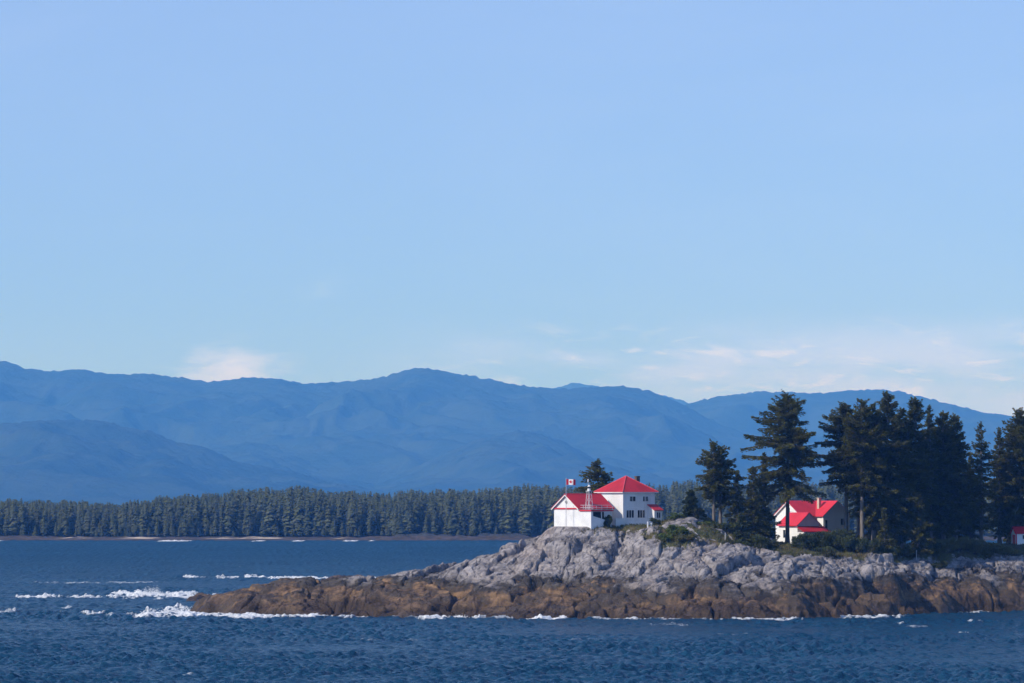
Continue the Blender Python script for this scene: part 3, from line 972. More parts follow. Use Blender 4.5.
# ------------------------------------------------------------------ buildings
def window(parent, u0, u1, z0, z1, face='y', at=0.0, bars=1, sill=True, mat=None):
    """a framed window on a wall facing -y (face 'y') or -x (face 'x') of its house"""
    fr = MB(); t = 0.09
    def bx_(a, b_, c0, c1, d0, d1):
        if face == 'y':
            fr.box(a, b_, at - d1, at - d0, c0, c1)
        else:
            fr.box(at - d1, at - d0, a, b_, c0, c1)
    bx_(u0 - t, u1 + t, z1, z1 + t, 0.004, 0.07); bx_(u0 - t, u1 + t, z0 - t, z0, 0.004, 0.09)
    bx_(u0 - t, u0, z0, z1, 0.004, 0.07); bx_(u1, u1 + t, z0, z1, 0.004, 0.07)
    for k in range(bars):
        cxx = u0 + (u1 - u0) * (k + 1) / (bars + 1)
        bx_(cxx - 0.05, cxx + 0.05, z0, z1, 0.03, 0.065)
    w = fr.build('window', mat or M_WHITE_PLAIN, parent)
    pn = MB()
    if face == 'y':
        pn.box(u0, u1, at - 0.026, at - 0.004, z0, z1)
    else:
        pn.box(at - 0.026, at - 0.004, u0, u1, z0, z1)
    pn.build('pane', M_PANE, w)
    return w


def gable_y(mb, x0, x1, y0, y1, zb, ze, zr, mi=0):
    """house body whose gables face -y and +y"""
    xm = (x0 + x1) / 2
    mb.solid([(x0, y0, zb), (x1, y0, zb), (x1, y0, ze), (xm, y0, zr), (x0, y0, ze)][::1],
             [(x0, y1, zb), (x1, y1, zb), (x1, y1, ze), (xm, y1, zr), (x0, y1, ze)], mi)


def gable_x(mb, x0, x1, y0, y1, zb, ze, zr, mi=0):
    ym = (y0 + y1) / 2
    mb.solid([(x0, y0, zb), (x0, y0, ze), (x0, ym, zr), (x0, y1, ze), (x0, y1, zb)],
             [(x1, y0, zb), (x1, y0, ze), (x1, ym, zr), (x1, y1, ze), (x1, y1, zb)], mi)


def roof_pair(mb, axis, a0, a1, b0, b1, ze, zr, over=0.4, gab=0.35, th=0.14, drop=None, mi=0):
    """two sloping slabs; the ridge runs along axis between a0 and a1; b0, b1 are the wall lines"""
    bm = (b0 + b1) / 2; hw = (b1 - b0) / 2
    sl = (zr - ze) / hw
    zo = ze - over * sl
    lift = 0.05
    A0 = a0 - gab; A1 = a1 + gab
    for s in (-1, 1):
        e = bm + s * (hw + over)
        if axis == 'x':
            pts = [(A0, e, zo + lift + th), (A1, e, zo + lift + th), (A1, bm, zr + lift + th), (A0, bm, zr + lift + th)]
            n = (0, s * sl, 1)
        else:
            pts = [(e, A0, zo + lift + th), (e, A1, zo + lift + th), (bm, A1, zr + lift + th), (bm, A0, zr + lift + th)]
            n = (s * sl, 0, 1)
        if (Vector(pts[1]) - Vector(pts[0])).cross(Vector(pts[2]) - Vector(pts[1])).z < 0:
            pts = pts[::-1]
        lo = [(q_[0], q_[1], q_[2] - th) for q_ in pts]
        mb.solid(lo, pts, mi)


def barge(mb, axis, a, b0, b1, ze, zr, over=0.4, wd=0.26, th=0.05):
    """white boards under the roof edge of one gable, in the plane axis = a"""
    bm = (b0 + b1) / 2; hw = (b1 - b0) / 2; sl = (zr - ze) / hw
    for s in (-1, 1):
        e = bm + s * (hw + over); zo = ze - over * sl + 0.045; zt = zr + 0.045
        ring = [(e, zo - wd), (e, zo), (bm, zt), (bm, zt - wd)]
        lo = []; hi = []
        for bb, z in ring:
            if axis == 'x':
                lo.append((a - th, bb, z)); hi.append((a, bb, z))
            else:
                lo.append((bb, a - th, z)); hi.append((bb, a, z))
        mb.solid(lo, hi)


# --- two-storey house with the pyramid roof
h1 = thing('house', (H1[0], H1[1], Z_H1), B, 'two-storey white house with red pyramid roof on the rock, tall dark tree behind it', 'house')
S = 8.3; HE = 5.95; RISE = 3.2
mb = MB(); mb.box(0, S, 0, S, -1.2, HE); mb.build('wall', M_WHITE, h1)
ov = 0.5
mb = MB(); mb.box(-ov, S + ov, -ov, S + ov, HE + 0.003, HE + 0.17); mb.build('fascia', M_WHITE_PLAIN, h1)
mb = MB(); e0 = -ov - 0.04; e1 = S + ov + 0.04; zz0 = HE + 0.175; ap = (S / 2, S / 2, HE + RISE + 0.2)
bs = [(e0, e0, zz0), (e1, e0, zz0), (e1, e1, zz0), (e0, e1, zz0)]
mb.poly(bs[::-1])
for i in range(4):
    mb.poly([bs[i], bs[(i + 1) % 4], ap])
roof = mb.build('roof', M_RED, h1)
mb = MB()
for q_ in bs:
    mb.bar((q_[0], q_[1], q_[2] + 0.03), (ap[0], ap[1], ap[2] + 0.03), 0.10, 0.10, 6)
M_RIDGE = simple('ridge_cap', (0.68, 0.10, 0.11), (0.60, 0.08, 0.09), 1.0, 0.5)
mb.build('ridge_cap', M_RIDGE, roof)
mb = MB(); mb.box(5.75, 6.6, 2.7, 3.4, HE + 1.2, HE + 3.25); mb.box(5.68, 6.67, 2.63, 3.47, HE + 3.25, HE + 3.4)
mb.build('chimney', M_BRICK, roof)
for a, b_, z0, z1, bars in ((1.75, 3.2, 4.25, 5.2, 1), (5.15, 6.5, 4.25, 5.2, 1), (0.85, 2.75, 0.95, 2.45, 2), (3.75, 5.6, 0.95, 2.45, 2)):
    window(h1, a, b_, z0, z1, 'y', 0.0, bars)
mb = MB(); mb.box(-0.02, 0.16, -0.028, -0.003, -0.2, HE - 0.01); mb.box(-0.028, -0.003, -0.02, 0.16, -0.2, HE - 0.012); mb.box(-.02, S + .02, -.03, -.003, 2.9, 3.06)
mb.build('corner_board', M_WHITE_PLAIN, h1)
# porch lean-to at the right end of the front wall
mb = MB(); mb.solid([(6.5, -2.0, -1.2), (8.45, -2.0, -1.2), (8.45, -0.003, -1.2), (6.5, -0.003, -1.2)], [(6.5, -2.0, 2.45), (8.45, -2.0, 2.45), (8.45, -0.003, 3.45), (6.5, -0.003, 3.45)])
porch = mb.build('porch', M_WHITE, h1)
mb = MB(); mb.solid([(6.25, -2.3, 2.36), (8.75, -2.3, 2.36), (8.75, -0.004, 3.5), (6.25, -0.004, 3.5)], [(6.25, -2.3, 2.5), (8.75, -2.3, 2.5), (8.75, -0.004, 3.64), (6.25, -0.004, 3.64)])
mb.build('porch_roof', M_RED, porch)
window(porch, 7.1, 8.0, 0.9, 2.0, 'y', -2.0, 1)
mb = MB(); mb.box(5.55, 5.63, -0.16, -0.08, 0.3, 5.9); mb.build('downpipe', M_WHITE_PLAIN, h1)

# low white wall in front of the house
c = H1 + EY * -2.7 - EX * 4.2
wl = thing('garden_wall', (c[0], c[1], Z_H1 - 0.3), B, 'low white wall running along the foot of the two-storey house', 'wall')
mb = MB(); mb.box(0, 10.0, -0.15, 0.15, -1.0, 1.05); mb.build('wall_body', M_WHITE_PLAIN, wl)
mb = MB(); mb.box(-0.05, 10.05, -0.2, 0.2, 1.053, 1.15); mb.build('coping', M_WHITE_PLAIN, wl)

# --- fog-signal building: gabled hall with a flat roofed bay
f1 = thing('fog_signal_building', (F1[0], F1[1], Z_F1), B, 'single-storey white building with gabled red roof and railed flat deck, beside the flagpole', 'building')
V0, V1 = 4.0, 11.9; UL = 8.5; ZE = 3.85; ZR = 6.45
mb = MB(); gable_x(mb, 0, UL, V0, V1, -1.5, ZE, ZR); mb.build('wall', M_WHITE_PLAIN, f1)
mb = MB(); roof_pair(mb, 'x', 0, UL, V0, V1, ZE, ZR, 0.45, 0.45, 0.13); roof = mb.build('roof', M_RED, f1)
mb = MB(); mb.bar((-0.45, (V0 + V1) / 2, ZR + 0.2), (UL + .45, (V0 + V1) / 2, ZR + 0.2), 0.09); mb.build('ridge_cap', M_RED_TRIM, roof)
mb = MB(); barge(mb, 'x', -0.38, V0, V1, ZE, ZR, 0.45); mb.build('barge_board', M_WHITE_PLAIN, f1)
mb = MB(); mb.box(-0.16, -0.003, V0 + 0.0, V1 + 0.1, ZE - 0.30, ZE - 0.02); mb.build('trim_board', M_RED_TRIM, f1)
mb = MB(); mb.bar((-0.12, 7.9, 5.0), (-0.004, 7.9, 5.0), 0.33, n=16)
vent = mb.build('vent', M_CONC, f1)
mb = MB(); mb.bar((-0.14, 7.9, 5.0), (-0.122, 7.9, 5.0), 0.2, n=16); mb.build('vent_grille', M_DARK, vent)
# flat roofed bay with an open side: solid west end wall, open under the deck
DZ = 3.42
mb = MB(); mb.box(0, 0.5, 0, V0 - 0.003, -1.5, DZ - 0.24); mb.box(0.5, 5.2, V0 - 1.7, V0 - 1.4, -1.5, DZ - 0.24); mb.build('bay_wall', M_WHITE_PLAIN, f1)
mb = MB(); mb.solid([(0.503, 0.0, -1.5), (4.0, 0.0, -1.5), (4.0, 0.25, -1.5), (0.503, 0.25, -1.5)], [(0.503, 0.0, 2.2), (4.0, 0.0, 1.35), (4.0, 0.25, 1.35), (0.503, 0.25, 2.2)])
mb.build('stair_parapet', M_WHITE_PLAIN, f1)
mb = MB(); mb.box(0.503, 5.1, V0 - 1.73, V0 - 1.703, 0.3, 3.0); mb.build('bay_shade', M_DARK, f1)  # dark sheet painted as the shade inside the open bay
mb = MB(); mb.box(-0.18, 5.5, -0.25, V0 - 0.46, DZ - 0.236, DZ); deck = mb.build('deck', M_WHITE_PLAIN, f1)
mb = MB(); mb.box(-0.22, 5.54, -0.29, -0.253, DZ - 0.27, DZ + 0.04); mb.box(-0.22, -0.183, -0.253, V0 - 0.46, DZ - 0.27, DZ + 0.04)
mb.build('deck_trim', M_RED_TRIM, deck)
mb = MB(); mb.box(2.9, 3.05, 0.3, 0.45, -1.0, DZ - 0.24); mb.build('post', M_WHITE_PLAIN, f1)
mb = MB(); mb.box(5.05, 5.2, 0.0, 0.15, -1.0, DZ - 0.24); mb.build('post', M_WHITE_PLAIN, f1)
mb = MB()
for z in (0.45, 0.95):
    mb.bar((-0.05, -0.1, DZ + z), (5.4, -0.1, DZ + z), 0.045); mb.bar((-0.05, -0.1, DZ + z), (-0.05, V0 - 0.7, DZ + z), 0.045)
    mb.bar((5.4, -0.1, DZ + z), (5.4, V0 - 0.7, DZ + z), 0.045)
for x in np.linspace(-0.05, 5.4, 5):
    mb.bar((x, -0.1, DZ), (x, -0.1, DZ + 1.0), 0.05)
for y in (1.2, 2.4):
    mb.bar((-0.05, y, DZ), (-0.05, y, DZ + 1.0), 0.05)
mb.build('railing', M_METAL, deck)

# --- light tower standing on the deck
c = F1 + EX * 1.15 + EY * 2.05
TZ = Z_F1 + DZ + 0.003
lt = thing('light_tower', (c[0], c[1], TZ), B, 'slim white lattice tower carrying the navigation light, on the flat deck', 'light tower')
hb_, ht_, HT = 0.55, 0.32, 3.7
for sx_ in (-1, 1):
    for sy_ in (-1, 1):
        mb = MB(); mb.bar((sx_ * hb_, sy_ * hb_, 0), (sx_ * ht_, sy_ * ht_, HT), 0.045, 0.038); mb.build('leg', M_WHITE_PLAIN, lt)
mb = MB()
lev = [0.0, 1.35, 2.6, HT]
def tp(sx_, sy_, z):
    w = hb_ + (ht_ - hb_) * z / HT
    return (sx_ * w, sy_ * w, z)
ringc = [(-1, -1), (1, -1), (1, 1), (-1, 1)]
for i in range(4):
    a = ringc[i]; b_ = ringc[(i + 1) % 4]
    for k in range(len(lev) - 1):
        mb.bar(tp(*a, lev[k]), tp(*b_, lev[k + 1]), 0.018, n=4); mb.bar(tp(*b_, lev[k]), tp(*a, lev[k + 1]), 0.018, n=4)
        mb.bar(tp(*a, lev[k + 1]), tp(*b_, lev[k + 1]), 0.03, n=4)
mb.build('brace', M_METAL, lt)
mb = MB(); mb.box(-0.5, 0.5, -0.5, 0.5, HT, HT + 0.1); mb.build('platform', M_WHITE_PLAIN, lt)
mb = MB(); mb.bar((0, 0, HT + 0.1), (0, 0, HT + 0.55), 0.34, n=12); mb.build('pedestal', M_WHITE_PLAIN, lt)
mb = MB(); mb.bar((0, 0, HT + 0.553), (0, 0, HT + 0.95), 0.26, n=12); lan = mb.build('lantern', M_PANE, lt)
mb = MB(); mb.bar((0, 0, HT + 0.953), (0, 0, HT + 1.3), 0.36, 0.12, n=12); mb.build('lantern_cap', M_WHITE_PLAIN, lan)
mb = MB(); mb.bar((-0.25, 0, HT + 1.25), (-0.25, 0, HT + 2.1), 0.03); mb.bar((-0.25, 0, HT + 1.9), (-0.25, 0, HT + 2.45), 0.13, n=8); mb.build('antenna', M_WHITE_PLAIN, lt)

# --- flagpole and flag
fpD = 800.5
fx0 = X(566, fpD); fz0 = float(ground(np.array([fx0]), np.array([fpD]))[0])
fp = thing('flagpole', (fx0, fpD, fz0), 0, 'thin pale flagpole standing in front of the gabled white building', 'flagpole')
ftop = Z(478.6, fpD) - fz0
mb = MB(); mb.bar((0, 0, -0.5), (0, 0, ftop), 0.075, 0.045, 8); mb.build('pole', M_METAL, fp)
mb = MB(); mb.bar((0, 0, ftop), (0, 0, ftop + 0.14), 0.08, 0.05, 8); mb.build('finial', M_METAL, fp)
flag_o = thing('flag', (fx0 + 0.06, fpD, fz0 + ftop - 0.1), 0, 'small red and white Canadian flag flying from the flagpole', 'flag')
FW, FH = 1.9, 1.15


def fwave(u, v):
    """flag surface: u 0..1 along the fly, v 0..1 down the hoist"""
    a = 0.16 * u * math.sin(u * 6.5 + v * 0.8)
    return (FW * u * 0.97, a, -FH * v - 0.10 * u * u)


def flag_mesh(name, u0, u1, mat):
    n = 12; mm = 7; vs = []; fs = []
    for side in (0.008, -0.008):
        for i in range(n + 1):
            for j in range(mm + 1):
                x, y, z = fwave(u0 + (u1 - u0) * i / n, j / mm); vs.append((x, y + side, z))
    st = (n + 1) * (mm + 1)
    for i in range(n):
        for j in range(mm):
            k = i * (mm + 1) + j
            fs.append((k, k + 1, k + mm + 2, k + mm + 1)); k += st; fs.append((k, k + mm + 1, k + mm + 2, k + 1))
    me = bpy.data.meshes.new(name); me.from_pydata(vs, [], fs); me.materials.append(mat); me.update()
    return link(name, me, flag_o)


flag_mesh('red_band', 0, 0.25, M_FLAGR); flag_mesh('white_field', 0.25, 0.75, M_FLAGW); flag_mesh('red_band', 0.75, 1.0, M_FLAGR)
leaf = [(0, 1.0), (0.17, 0.70), (0.33, 0.78), (0.27, 0.38), (0.47, 0.58), (0.54, 0.45), (0.80, 0.50), (0.72, 0.28), (0.84, 0.19), (0.42, -0.18), (0.47, -0.36), (0.06, -0.28), (0.06, -0.72)]
leaf = leaf + [(-a, b_) for a, b_ in reversed(leaf[1:])]
for sd in (-0.02, 0.02):
    pass
vs = []; fs = []
for sd in (-0.014, 0.014):
    b0 = len(vs)
    x, y, z = fwave(0.5, 0.5); vs.append((x, y + sd, z))
    for a, b_ in leaf:
        x, y, z = fwave(0.5 + a * 0.24, 0.5 - b_ * 0.40 + 0.04); vs.append((x, y + sd, z))
    nl = len(leaf)
    for i in range(nl):
        fs.append((b0, b0 + 1 + i, b0 + 1 + (i + 1) % nl))
me = bpy.data.meshes.new('maple_leaf'); me.from_pydata(vs, [], fs); me.materials.append(M_FLAGR); me.update()
link('maple_leaf', me, flag_o)

M_WHITE_BRIGHT = siding('brightened_white_boards', (0.86, 0.86, 0.85), (0.78, 0.78, 0.77))  # white boards lightened to make up for little skylight on these walls
# --- second house among the trees
h2 = thing('house', (H2[0], H2[1], Z_H2), B, 'white house with several red gables, half hidden behind the big spruce', 'house')
EV, RG = 6.25, 9.1
mb = MB(); gable_y(mb, 0, 7.4, 0, 10.5, -1, EV, RG); gable_x(mb, -4.1, 3.0, 2.45, 10.4, -1, EV - 0.01, RG - 0.02); mb.build('wall', M_WHITE_BRIGHT, h2)
mb = MB(); roof_pair(mb, 'y', 0, 10.5, 0, 7.4, EV, RG, 0.45, 0.4); roof_pair(mb, 'x', -4.1, 3.6, 2.45, 10.4, EV, RG + 0.01, 0.45, 0.4, 0.15)
# trim the wing roof inside the main roof is hidden under the main slopes
roof2 = mb.build('roof', siding('red_roof_tiles', (0.66, 0.04, 0.06), (0.56, 0.032, 0.046), 0.3, 'y', 0.5, 0.03, 0.35), h2)
mb = MB(); barge(mb, 'x', -4.44, 2.45, 10.4, EV, RG, 0.45, 0.3); mb.build('barge_board', M_WHITE_PLAIN, h2)
mb = MB(); barge(mb, 'y', -0.34, 0, 7.4, EV, RG, 0.45, 0.3); mb.build('barge_board', M_WHITE_PLAIN, h2)
mb = MB(); mb.box(1.5, 2.1, 3.0, 3.6, RG - 1.6, RG + 0.65); mb.box(1.43, 2.17, 2.93, 3.67, RG + 0.65, RG + 0.78); mb.build('chimney', M_CREAM, roof2)
window(h2, 4.9, 6.2, 4.2, 5.5, 'y', 0.0, 1); window(h2, 0.45, 1.1, 3.4, 5.2, 'y', 0.0, 0); window(h2, 1.6, 2.6, 1.0, 2.4, 'y', 0.0, 1)
mb = MB(); mb.box(-4.13, -4.103, 5.9, 6.9, 6.6, 7.8); mb.build('attic_vent', M_DARK, h2)
# lower wing in front
CE, CR = 4.35, 6.65
mb = MB(); gable_y(mb, -9.9, -3.9, -3.0, 2.8, -1, CE, CR); mb.box(-9.895, -3.0, -5.0, -3.003, -1, 2.75); wing = mb.build('wing', M_WHITE_BRIGHT, h2)
mb = MB(); roof_pair(mb, 'y', -3.0, 2.7, -9.9, -3.9, CE, CR, 0.5, 0.4); mb.build('wing_roof', bpy.data.materials['red_roof_tiles'], wing)
mb = MB(); barge(mb, 'y', -3.34, -9.9, -3.9, CE, CR, 0.5, 0.26); mb.build('wing_barge_board', M_WHITE_PLAIN, wing)
mb = MB(); mb.solid([(-10.2, -5.4, 2.75), (-2.7, -5.4, 2.75), (-2.7, -3.05, 3.85), (-10.2, -3.05, 3.85)], [(-10.2, -5.4, 2.9), (-2.7, -5.4, 2.9), (-2.7, -3.05, 4.0), (-10.2, -3.05, 4.0)])
mb.build('porch_roof', M_RED, wing)
mb = MB(); mb.box(-9.93, -9.903, -2.6, -1.3, -0.2, 1.9); mb.build('door', M_DARK, wing)
window(wing, 0.0, 1.4, 1.6, 3.2, 'x', -9.9, 1)
window(wing, -8.0, -6.4, 0.7, 2.0, 'y', -5.0, 2)

# --- little shed at the right edge
sD = 846.0
s_o = thing('shed', (X(1012.5, sD) + 0.6, sD, Z(545, sD)), R(11), 'small white shed with red roof and red corner board at right edge of clearing', 'shed')
mb = MB(); gable_x(mb, 0, 4.6, 0, 3.0, -1.0, 2.55, 3.75); mb.build('wall', M_WHITE_BRIGHT, s_o)
mb = MB(); roof_pair(mb, 'x', 0, 4.6, 0, 3.0, 2.55, 3.75, 0.3, 0.3, 0.12); mb.build('roof', M_RED, s_o)
mb = MB(); mb.box(-0.05, -0.003, 0.4, 2.2, -0.2, 2.2); mb.build('door', M_RED_TRIM, s_o)
mb = MB(); mb.box(-0.02, 0.22, -0.03, -0.003, -0.2, 2.5); mb.build('corner_board', M_RED_TRIM, s_o)
window(s_o, 1.5, 2.7, 1.3, 2.1, 'y', 0.0, 1)


# ------------------------------------------------------------------ trees and plants
def diamonds(cen, ax, wd):
    """leaf sprays: centre, half axis, half width -> vertices of quads"""
    return np.stack([cen - ax, cen + wd - 0.15 * ax, cen + ax, cen - wd - 0.15 * ax], 1).reshape(-1, 3)


def trunk_mesh(H, r0, rng, lean, limbs, name, mat, bend=0.25):
    mb = MB()
    zs = np.linspace(-0.6, H * 0.97, 12)
    prev = None
    off = rng.normal(0, bend * 0.25, (12, 2)); off = np.cumsum(off, 0) * 0.25
    ring_prev = None
    vs = []; fs = []
    n = 8
    for i, z in enumerate(zs):
        t = max(z, 0) / H
        r = r0 * (1 - t) ** 0.8 + 0.03
        if i == 0: r *= 1.35
        cx = lean[0] * t * H + off[i, 0]; cy = lean[1] * t * H + off[i, 1]
        for k in range(n):
            a = 2 * math.pi * k / n
            vs.append((cx + r * math.cos(a), cy + r * math.sin(a), z))
    for i in range(11):
        for k in range(n):
            a = i * n + k; b_ = i * n + (k + 1) % n
            fs.append((a, b_, b_ + n, a + n))
    V = np.array(vs); Fq = np.array(fs)
    for p0, p1, p2, r in limbs:
        b0 = len(V)
        seg = []
        for pp, rr in ((p0, r), (p1, r * 0.7), (p2, r * 0.25)):
            for k in range(3):
                a = 2.094 * k
                seg.append((pp[0] + rr * math.cos(a) * 0.7, pp[1] + rr * math.sin(a) * 0.7, pp[2] + rr * math.sin(a)))
        V = np.concatenate([V, np.array(seg)]) if False else V
        LIMB_V.append(np.array(seg))
    if LIMB_V:
        lv = np.concatenate(LIMB_V)
        nL = len(LIMB_V)
        fb = []
        for s_ in (0, 3):
            for k in range(3):
                fb.append((s_ + k, s_ + (k + 1) % 3, s_ + 3 + (k + 1) % 3, s_ + 3 + k))
        fb = np.array(fb)
        FF = (fb[None] + (np.arange(nL) * 9)[:, None, None]).reshape(-1, 4) + len(V)
        V = np.concatenate([V, lv]); Fq = np.concatenate([Fq, FF])
    LIMB_V.clear()
    return np_mesh(name, V, Fq, mat, True)


LIMB_V = []


def conifer(px, D, top, label, group='spruces on the rocky point', cb=0.25, Rr=4.5, seed=1, dens=1.0, droop=0.5, prof='cone', asym=(0, 0), up=1.0,
            mat=None, bark=None, gap=0.12, leanx=0.0, base_z=None, r0=None, name='spruce_tree', low=0.5, trunk2=None, crownscale=1.0):
    rng = np.random.default_rng(seed)
    x0 = X(px, D)
    gz0 = float(ground(np.array([x0]), np.array([float(D)]))[0]) if base_z is None else base_z
    H = Z(top, D) - gz0
    lean = (leanx, 0.0)
    o = thing(name, (x0, D, gz0 - 0.1), 0, label, 'tree', group)
    zs = []
    z = cb * H
    while z < H * 0.985:
        zs.append(z)
        t = (z - cb * H) / (H - cb * H)
        z += (0.50 - 0.24 * t) * min(1.0, 0.25 + H / 16) * rng.uniform(0.7, 1.3)
    C, A, Wd, tone, limbs = [], [], [], [], []
    for z in zs:
        t = (z - cb * H) / (H - cb * H)
        if prof == 'cone':
            pr = (1 - t) ** 0.85 * min(1, low + 2.2 * t) + 0.05
        elif prof == 'column':
            pr = min(1.0, (1 - t) * 2.0) ** 0.75 * min(1, low + 1.6 * t) + 0.05
        else:  # 'round': widest in the upper middle, as old wind-shaped trees are
            pr = math.sin(math.pi * min(1, (0.12 + 0.88 * t) ** 0.9)) ** 0.7 * (1.05 - 0.25 * t) + 0.04
        nb = rng.integers(4, 7)
        wl_ = rng.uniform(0.75, 1.15)
        for k in range(nb):
            if rng.random() < gap:
                continue
            az = rng.uniform(0, 2 * math.pi)
            L = Rr * pr * rng.uniform(0.5, 1.18) * wl_
            L *= 1 + asym[0] * math.cos(az) + asym[1] * math.sin(az)
            if rng.random() < 0.05: L *= 1.2
            L = max(L, 0.25)
            dirv = np.array([math.cos(az), math.sin(az), 0.0]); side = np.array([-dirv[1], dirv[0], 0.0])
            e0 = math.tan(math.radians((-6 + 38 * t ** 1.3) * up + rng.normal(0, 9)))
            def P(s):
                s = np.asarray(s)[..., None]
                return np.array([lean[0] * z, 0, z]) + dirv * L * s + np.array([0, 0, 1.0]) * (e0 * L * s - droop * 0.34 * L * s * s + droop * 0.20 * L * np.maximum(s - 0.6, 0) ** 1.5 * 2)
            limbs.append((P(0.0), P(0.5), P(0.95), 0.035 + 0.012 * L))
            n = int(1.7 * dens * (9 * L + 4.5 * L * L * 0.55)) + 6
            s = rng.uniform(0.08, 1.0, n) ** 0.85
            wid = np.minimum(0.36 * L * (1.04 - s) + 0.10, 1.05)
            lat = rng.uniform(-1, 1, n) * wid
            cen = P(s) + side * lat[:, None]
            cen[:, 2] -= 0.25 * np.abs(lat) + rng.random(n) ** 1.6 * (0.28 + 0.55 * droop * min(1, L / 3)) - 0.10
            cen += rng.normal(0, 0.06, (n, 3))
            axd = dirv[None] * rng.uniform(0.4, 1.0, n)[:, None] + side[None] * (np.sign(lat) * rng.uniform(0.2, 1.0, n))[:, None]
            axd[:, 2] += rng.normal(-0.25 * droop + 0.25 * t, 0.25, n)
            axd /= np.linalg.norm(axd, axis=1)[:, None]
            ln = rng.uniform(0.16, 0.34, n) * (0.8 + 0.3 * min(1, L / 3))
            rv = rng.normal(0, 1, (n, 3)); rv[:, 2] *= 0.45
            wv = np.cross(axd, np.cross(rv, axd)); wv /= np.linalg.norm(wv, axis=1)[:, None] + 1e-6
            C.append(cen); A.append(axd * ln[:, None]); Wd.append(wv * (ln * rng.uniform(0.30, 0.5, n))[:, None])
            bt = rng.normal(0.36, 0.16)
            tone.append(np.clip(bt + 0.25 * (s - 0.6) + rng.normal(0, 0.16, n), 0, 1))
    C = np.concatenate(C); A = np.concatenate(A); Wd = np.concatenate(Wd); tone = np.concatenate(tone)
    # leader
    nl = 26
    zt = H - rng.random(nl) * 1.3
    lc = np.stack([lean[0] * zt + rng.normal(0, 0.07, nl), rng.normal(0, 0.07, nl), zt], 1)
    la = np.stack([rng.normal(0, 0.16, nl), rng.normal(0, 0.16, nl), rng.uniform(0.1, 0.3, nl)], 1)
    C = np.concatenate([C, lc]); A = np.concatenate([A, la]); Wd = np.concatenate([Wd, np.stack([np.full(nl, 0.09), rng.normal(0, 0.05, nl), 0 * zt], 1)])
    tone = np.concatenate([tone, np.full(nl, 0.45)])
    V = diamonds(C, A, Wd)
    me = np_mesh('crown', V, np.arange(len(V)).reshape(-1, 4), mat or M_NEEDLE, False, {'tone': ('FACE', tone)})
    link('crown', me, o)
    # dead stubs below the crown
    for _ in range(int(cb * H * 1.1)):
        z = rng.uniform(0.10, max(cb, 0.12)) * H; az = rng.uniform(0, 6.28); L = rng.uniform(0.4, 1.8)
        d = np.array([math.cos(az), math.sin(az), -0.15]); b0 = np.array([lean[0] * z, 0, z])
        limbs.append((b0, b0 + d * L * 0.5, b0 + d * L, 0.04))
    tm = trunk_mesh(H, r0 or 0.16 + H * 0.011, rng, lean, limbs, 'trunk', bark or M_BARK)
    link('trunk', tm, o)
    return o


def shrub(px, D, w, h, label, seed, mat=None, group='shrubs along the edge of the rock', n=None, dz=0.0, name='shrub', depth=None):
    rng = np.random.default_rng(seed)
    x0 = X(px, D)
    z0 = float(ground(np.array([x0]), np.array([float(D)]))[0])
    o = thing(name, (x0, D, z0 - 0.1 + dz), 0, label, 'shrub', group)
    depth = depth or w * 0.75
    n = n or int(700 + 260 * w * h)
    lobes = rng.integers(9, 15)
    lc = np.stack([rng.uniform(-0.42, 0.42, lobes) * w, rng.uniform(-0.42, 0.42, lobes) * depth, rng.uniform(0.15, 0.80, lobes) * h], 1)
    lr = rng.uniform(0.12, 0.27, lobes)
    which = rng.integers(0, lobes, n)
    d = rng.normal(0, 1, (n, 3)); d /= np.linalg.norm(d, axis=1)[:, None]
    rad = rng.uniform(0.3, 1.35, n) ** 0.7
    scale = np.stack([lr[which] * w, lr[which] * depth, lr[which] * h * 1.05], 1)
    C = lc[which] + d * scale * rad[:, None]
    C[:, 2] = np.maximum(C[:, 2], 0.02 + 0.1 * rng.random(n))
    ax = d * 0.6 + rng.normal(0, 0.6, (n, 3)); ax[:, 2] += 0.25
    ax /= np.linalg.norm(ax, axis=1)[:, None]
    ln = rng.uniform(0.09, 0.22, n)
    rv = rng.normal(0, 1, (n, 3))
    wv = np.cross(ax, rv); wv /= np.linalg.norm(wv, axis=1)[:, None] + 1e-6
    V = diamonds(C, ax * ln[:, None], wv * (ln * rng.uniform(0.4, 0.65, n))[:, None])
    lt_ = rng.normal(0.4, 0.16, lobes)
    tone = np.clip(lt_[which] + rng.normal(0, 0.14, n), 0, 1)
    link('foliage', np_mesh('foliage', V, np.arange(len(V)).reshape(-1, 4), mat or M_SHRUB, False, {'tone': ('FACE', tone)}), o)
    mb = MB()
    for k in range(lobes):
        mb.bar((rng.normal(0, .12 * w), rng.normal(0, .1 * w), -0.3), tuple(lc[k]), 0.05, 0.02, 5)
    mb.build('stem', M_BARK_DARK, o)
    return o


# --- trees, left to right
conifer(598, 838, 458, 'airy dark spruce with long left branches rising behind the red-roofed buildings', cb=0.18, Rr=5.4, seed=77, dens=0.6, droop=0.25, prof='column', up=0.4, asym=(-0.18, 0), gap=0.16, low=0.9)
conifer(690.5, 806, 489.5, 'small round-topped young conifer alone on the grassy crest', cb=0.02, Rr=2.7, seed=12, dens=5.0, droop=0.3, prof='cone', low=0.9, mat=M_SHRUB, gap=0.04, bark=M_BARK_DARK, r0=0.14)
conifer(713.5, 812, 441, 'slender spruce with bare pale lower trunk, left of a close pair', cb=0.34, Rr=3.7, seed=13, dens=1.0, droop=0.55, prof='round', asym=(-0.1, 0), gap=0.12)
conifer(720.5, 814, 446, 'slender spruce with bare pale lower trunk, right of a close pair', cb=0.32, Rr=4.3, seed=14, dens=1.0, droop=0.5, prof='round', asym=(0.18, 0), gap=0.12)
